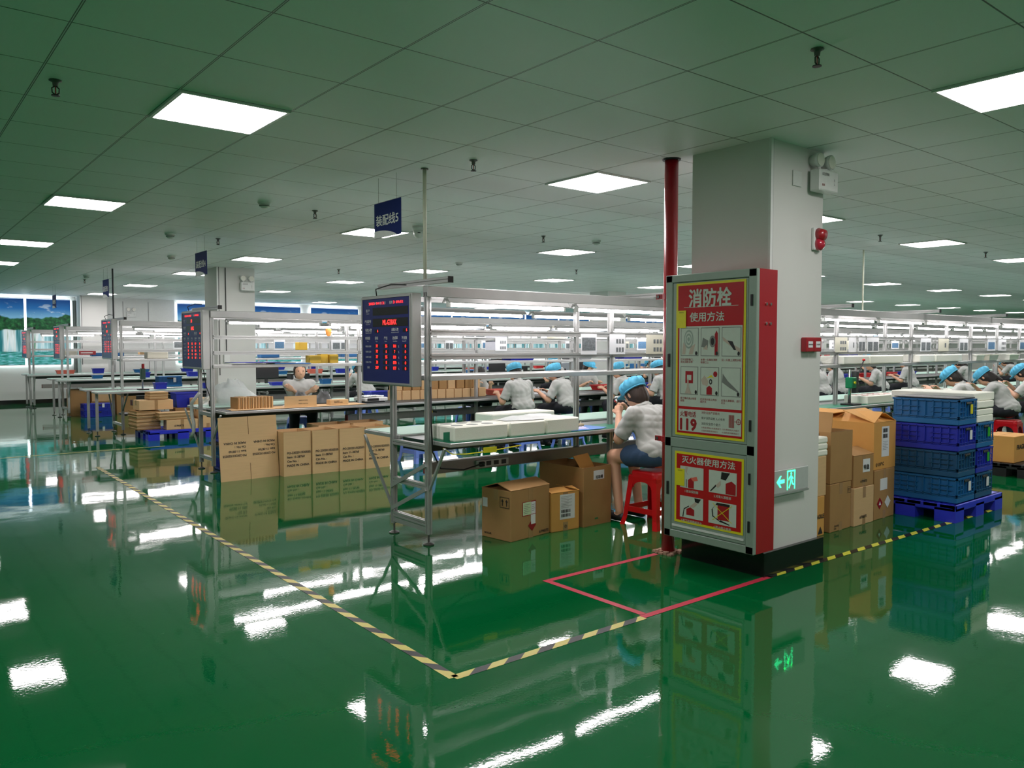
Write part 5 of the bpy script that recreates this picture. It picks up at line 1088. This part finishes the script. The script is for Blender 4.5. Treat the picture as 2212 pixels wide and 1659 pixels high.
# ---------------------------------------------------------------- second line table (z .734)
T4 = .735
tag(MB().add([(x, y, T4+z) for z in (.001, .005) for x, y in [(1.95, 6.64), (2.6, 6.62), (3.68, 6.63), (3.68, 6.98), (2.4, 6.98), (1.98, 6.95)]], [(5,4,3,2,1,0),(6,7,8,9,10,11)]+[(i, (i+1) % 6, (i+1) % 6+6, i+6) for i in range(6)], KRAFT).build('kraft_sheet'), 'flat kraft sheet covering the left of the second bench', 'cardboard')
bundle('upright pack of dark cardboard dividers at the left of the second bench', 2.07, 6.78, T4+.005, .44, .22, .135, .05, 22, None, True)
t = thing('flattened_carton', 'pack of folded printed cartons leaning on the second bench before the folded-arm worker', 'cardboard', (2.62, 6.68, T4+.005), .03)
for k in range(5): MB().box(.012*k-.02, .40, .014*k, .014*k+.006, 0, .135-.004*k, KRAFT).build('sheet', t)
lettering(t, [('MADE IN CHINA', (.22, -.002, .085), (-1,0,0), (0,0,-1), .016, PRINTK, 'C', .01, None), ('PO-230201/020555', (.22, -.002, .045), (-1,0,0), (0,0,-1), .016, PRINTK, 'C', .01, None)])
carton('small closed printed carton lying on the second bench', 3.22, 6.72, T4+.005, .25, .12, .065, 0, KRAFT, 'closed', tape=False, prints=[('PO-230201\nMADE IN CHINA', 'f', .2, .62, .016, PRINTK)])
t = thing('weighing_scale', 'white electronic weighing scale on the second bench', 'scale', (3.78, 6.85, T4)); MB().bbox(0, .34, 0, .33, .015, .065, WHT, .01).build('body', t); MB().bbox(.02, .32, .07, .31, .07, .082, CHROME, .004).build('pan', t); b = MB(); b.box(.03, .20, -.002, 0, .022, .058, BLK); b.build('readout', t); b = MB()
for i in range(4):
    for j in range(2): b.box(.215+.028*i, .235+.028*i, -.002, 0, .022+.02*j, .036+.02*j, PAPER)
b.build('keypad', t); MB().box(.02, .32, .05, .30, 0, .014, DKG).build('foot', t)
for k in range(11):
    carton(f'small unprinted carton in the lower row on the second bench, {ORD[k]} from the left', 4.28+k*.145, 6.98, T4+.002, .13, .16, .13, random.uniform(-.06, .06), KRAFT, 'closed', 'small cartons in two rows on the second bench', False)
for k in range(10):
    carton(f'small unprinted carton in the upper row on the second bench, {ORD[k]} from the left', 4.30+k*.15, 7.0, T4+.135, .13, .15, .14, random.uniform(-.12, .12), KRAFT2 if k % 3 else KRAFT, 'closed', 'small cartons in two rows on the second bench', False)
for k, (x, y, m, w_, l) in enumerate([(6.0, 6.95, ORG, .55, 'salmon pink tray right of the small carton rows'), (8.25, 6.95, REDB, .6, 'red parts tray behind the near worker'), (9.3, 7.0, BLUE, .4, 'blue parts tray left of the pipe'), (4.9, 7.6, REDB, .5, 'red tray on the rear board of the second bench'), (5.5, 7.62, REDB, .4, 'second red tray on the rear board of the second bench'), (4.3, 7.62, BLUE, .35, 'blue tray on the rear board behind the scale')]): tub(l, m, (x, y, T4+.006), w_, .26, .085, None, 'parts_tray', 0, None)
rumple('grey plastic bag slumped right of the folded-arm worker', (3.05, 7.25, T4), (.16, .1), .15, mat('grey_bag', (.2, .21, .22), .3), seed=11); rumple('second grey plastic bag slumped right of the first', (3.38, 7.27, T4), (.15, .1), .14, mat('grey_bag', (1,1,1)), seed=12)
rumple('big clear plastic bag behind the second board post', (2.35, 7.8, T4), (.42, .2), .28, CLEAR, seed=13); rumple('white bag on the near side of the second bench', (2.85, 7.0, T4), (.13, .1), .07, mat('white_bag', (.62, .64, .66), .4), seed=14)
rumple('white plastic bag by the salmon tray', (6.85, 7.05, T4), (.25, .12), .1, mat('white_bag', (1,1,1)), seed=15)
# yellow boxes, blue boards on the second line shelf
for k, (x, y, z, w_, h_) in enumerate([(3.05, 6.95, 1.264, .16, .10), (3.22, 6.98, 1.264, .10, .13), (3.33, 6.95, 1.264, .12, .11), (3.12, 7.42, 1.43, .12, .10)]): tag(MB().bbox(x, x+w_, y, y+.12, z, z+h_, YEL, .004).build('yellow_bin'), ['yellow plastic box on the second line shelf, left one', 'tall yellow plastic box in the middle on the shelf', 'yellow plastic box on the shelf, right one', 'upper yellow plastic box resting on the rail'][k], 'bin', 'yellow boxes on the second line shelf')
for k in range(3): tag(MB().bbox(2.55-.25*k, 3.02-.2*k, 6.84, 7.14, 1.264+.009*k, 1.271+.009*k, (BLUM, DKG, BLUE)[k], .002).build('plastic_board'), f'{("blue", "dark grey", "royal blue")[k]} flat board lying on the second line shelf, {ORD[k]} from the bottom', 'board')
rumple('crumpled kraft paper on the second line shelf', (4.05, 7.0, 1.264), (.3, .12), .05, KRAFT, 'kraft_paper', 'paper', 20)
carton('carton on the second line shelf beside the large board', 4.45, 6.95, 1.264, .26, .2, .10, 0, KRAFT2, 'closed')
tag(MB().lathe([(.0001, -.05), (.03, -.045), (.05, -.0), (.045, .03), (.0001, .045)], mat('orange_sticker', srgb(228, 150, 70)[:3], .5), 16, (0, 0, 0)).xf(Matrix.Translation((3.27, 6.86, 1.66)) @ Matrix.Diagonal((.9, .2, 1.1, 1))).build('hanging_ornament'), 'small orange hanging ornament on the second line rail', 'ornament')
t = thing('switch_box', 'small grey switch box with conduit on the distant pillar', 'switch', (3.36, 10.84, 1.3)); MB().bbox(-.05, .05, -.03, 0, -.09, .09, WHT, .005).build('box', t); MB().tube([(0, -.01, .09), (0, -.01, 1.48)], .008, DKG, 6).build('conduit', t)
t = thing('flexible_hose', 'white flexible hose hanging at the left end of the second bench', 'hose', (0, 0, 0)); MB().tube([(1.76, 7.2, .92), (1.72, 7.35, .80), (1.73, 7.4, .66), (1.74, 7.35, .56), (1.74, 7.35, .46), (1.72, 7.4, .38)], .02, WHT, 10).build('hose', t, True)
t = thing('power_cable', 'black cable with plug hanging under the second board', 'cable', (0, 0, 0)); MB().tube([(1.80, 7.15, 1.21), (1.82, 7.12, 1.0), (1.85, 7.1, .9), (1.86, 7.1, .82)], .005, BLK, 6).build('wire', t); MB().cbox((1.86, 7.1, .80), (.03, .03, .07), BLK).build('plug', t)
t = thing('yellow_connector', 'yellow cable connector on the rail of the second bench', 'connector', (4.75, 6.93, .56)); MB().tube([(0, 0, 0), (.12, 0, 0)], .022, YEL, 10).build('body', t, True); MB().tube([(.12, 0, 0), (.2, 0, -.01)], .01, BLK, 8).build('sleeve', t)
# ---------------------------------------------------------------- third, fourth and fifth benches
for no, yf, tz, x0, n in ((3, 11.6, .75, 2.4, 24), (2, 16.05, .79, 2.3, 20), (1, 19.12, .81, 2.0, 8)):
    for k in range(n):
        x = x0+k*.95+random.uniform(0, .3); m, nm = random.choice(((BLUE, 'royal blue'), (NAVY, 'teal blue'), (REDB, 'red'), (ORG, 'salmon'), (BLUE, 'deep blue')))
        tub(f'{nm} small parts bin on the {LINE[no]} bench, {ORD[k]} from the left', m, (x, yf+.02+random.uniform(0, .04), tz+.006), random.uniform(.18, .4), .15, random.uniform(.06, .12), 'parts bins on the far benches', 'parts_bin')
    for k in range(n//2):
        x = x0+k*1.7+random.uniform(0, .5); foam_tray(f'pale box on the {LINE[no]} shelf, {ORD[k]} from the left', x, yf+.43, 1.264, random.uniform(.3, .7), .2, random.uniform(.07, .13), False, 'pale boxes on the far shelves', random.choice((FOAM, FOAM, CREAM, NAVY, KRAFT)))
for k in range(9):
    x = 6.3+k*1.25; m, nm = ((BLUE, 'blue'), (mat('steel_tray', (.4, .42, .44), .4, .5), 'grey'), (BLUE, 'royal blue'), (REDB, 'red'))[k % 4]
    tub(f'{nm} tray on the shelf of the second assembly line, {ORD[k]} from the left', m, (x, 6.95, 1.264), .5, .24, .05, 'trays on the second line shelf', 'parts_tray')
for k in range(10): tub(f'red parts tray on the second bench right part, {ORD[k]} from the left', REDB if k % 3 else BLUE, (9.9+k*1.05, 7.0, T4+.006), .55, .26, .09, 'red trays along the second bench', 'parts_tray')
for k in range(6): t = thing('monitor', f'dark monitor at the third line, {ORD[k]} from the left', 'monitor', (4.6+k*2.9, 12.86, .745), 0, 'monitors at the third line'); MB().bbox(0, .5, 0, .03, .10, .42, BLK, .004).build('screen', t); MB().bbox(.22, .28, .01, .04, 0, .12, BLK, .004).build('stand', t)
t = thing('drill_press', 'small bench drill on the left of the third bench', 'drill', (2.30, 11.85, .746)); MB().bbox(-.08, .08, -.08, .08, 0, .02, BLK, .004).build('base', t); MB().tube([(0, .03, .02), (0, .03, .42)], .014, CHROME, 10).build('column', t); MB().bbox(-.035, .035, -.05, .05, .18, .36, mat('dark_green_paint', (.02, .07, .05), .4), .008).build('head', t); MB().tube([(0, -.03, .36), (0, -.03, .44)], .022, PRINTR, 10).build('motor', t)
crate('storage_crate', 'slate blue compartment rack behind the bench drill', NAVY, .42, .2, .19, (2.75, 12.62, .748), None, PAPER)
tub('blue parts bin left of the second board post', BLUE, (3.22, 11.62, .75), .14, .14, .09, None, 'parts_bin'); tub('blue parts bin right beside the second board post', BLUE, (3.72, 11.62, .75), .14, .14, .09, None, 'parts_bin')
t = thing('line_banner', 'red label plate on the rail of the fourth bench', 'label', (2.16, 16.27, 1.30)); MB().box(0, .32, -.004, 0, 0, .08, PRINTR).build('plate', t); MB().box(.03, .26, -.006, -.004, .03, .05, PRINTW).build('print', t)
# far shelving racks behind line one, mid-distance fans / conduits over the racks
for k, (x, y) in enumerate([(4.4, 2.79), (7.6, 2.79), (9.9, 2.79), (12.2, 2.79), (14.4, 2.79)]):
    t = thing('cable_bar', f'aluminium crossbar over the near line racks, {ORD[k]} from the left', 'crossbar', (x, y, 1.95), 0, 'crossbars over the near line'); b = MB(); yrail(b, 0, -.55, .45, 0); b.build('bar', t); MB().cbox((0, -.555, 0), (.044, .008, .044), BLK).build('end_cap', t)
for o in bpy.data.objects:
    if o.type == 'MESH' and o.name.startswith(('body', 'shirt', 'trousers', 'shorts', 'hair', 'cap')) : pass
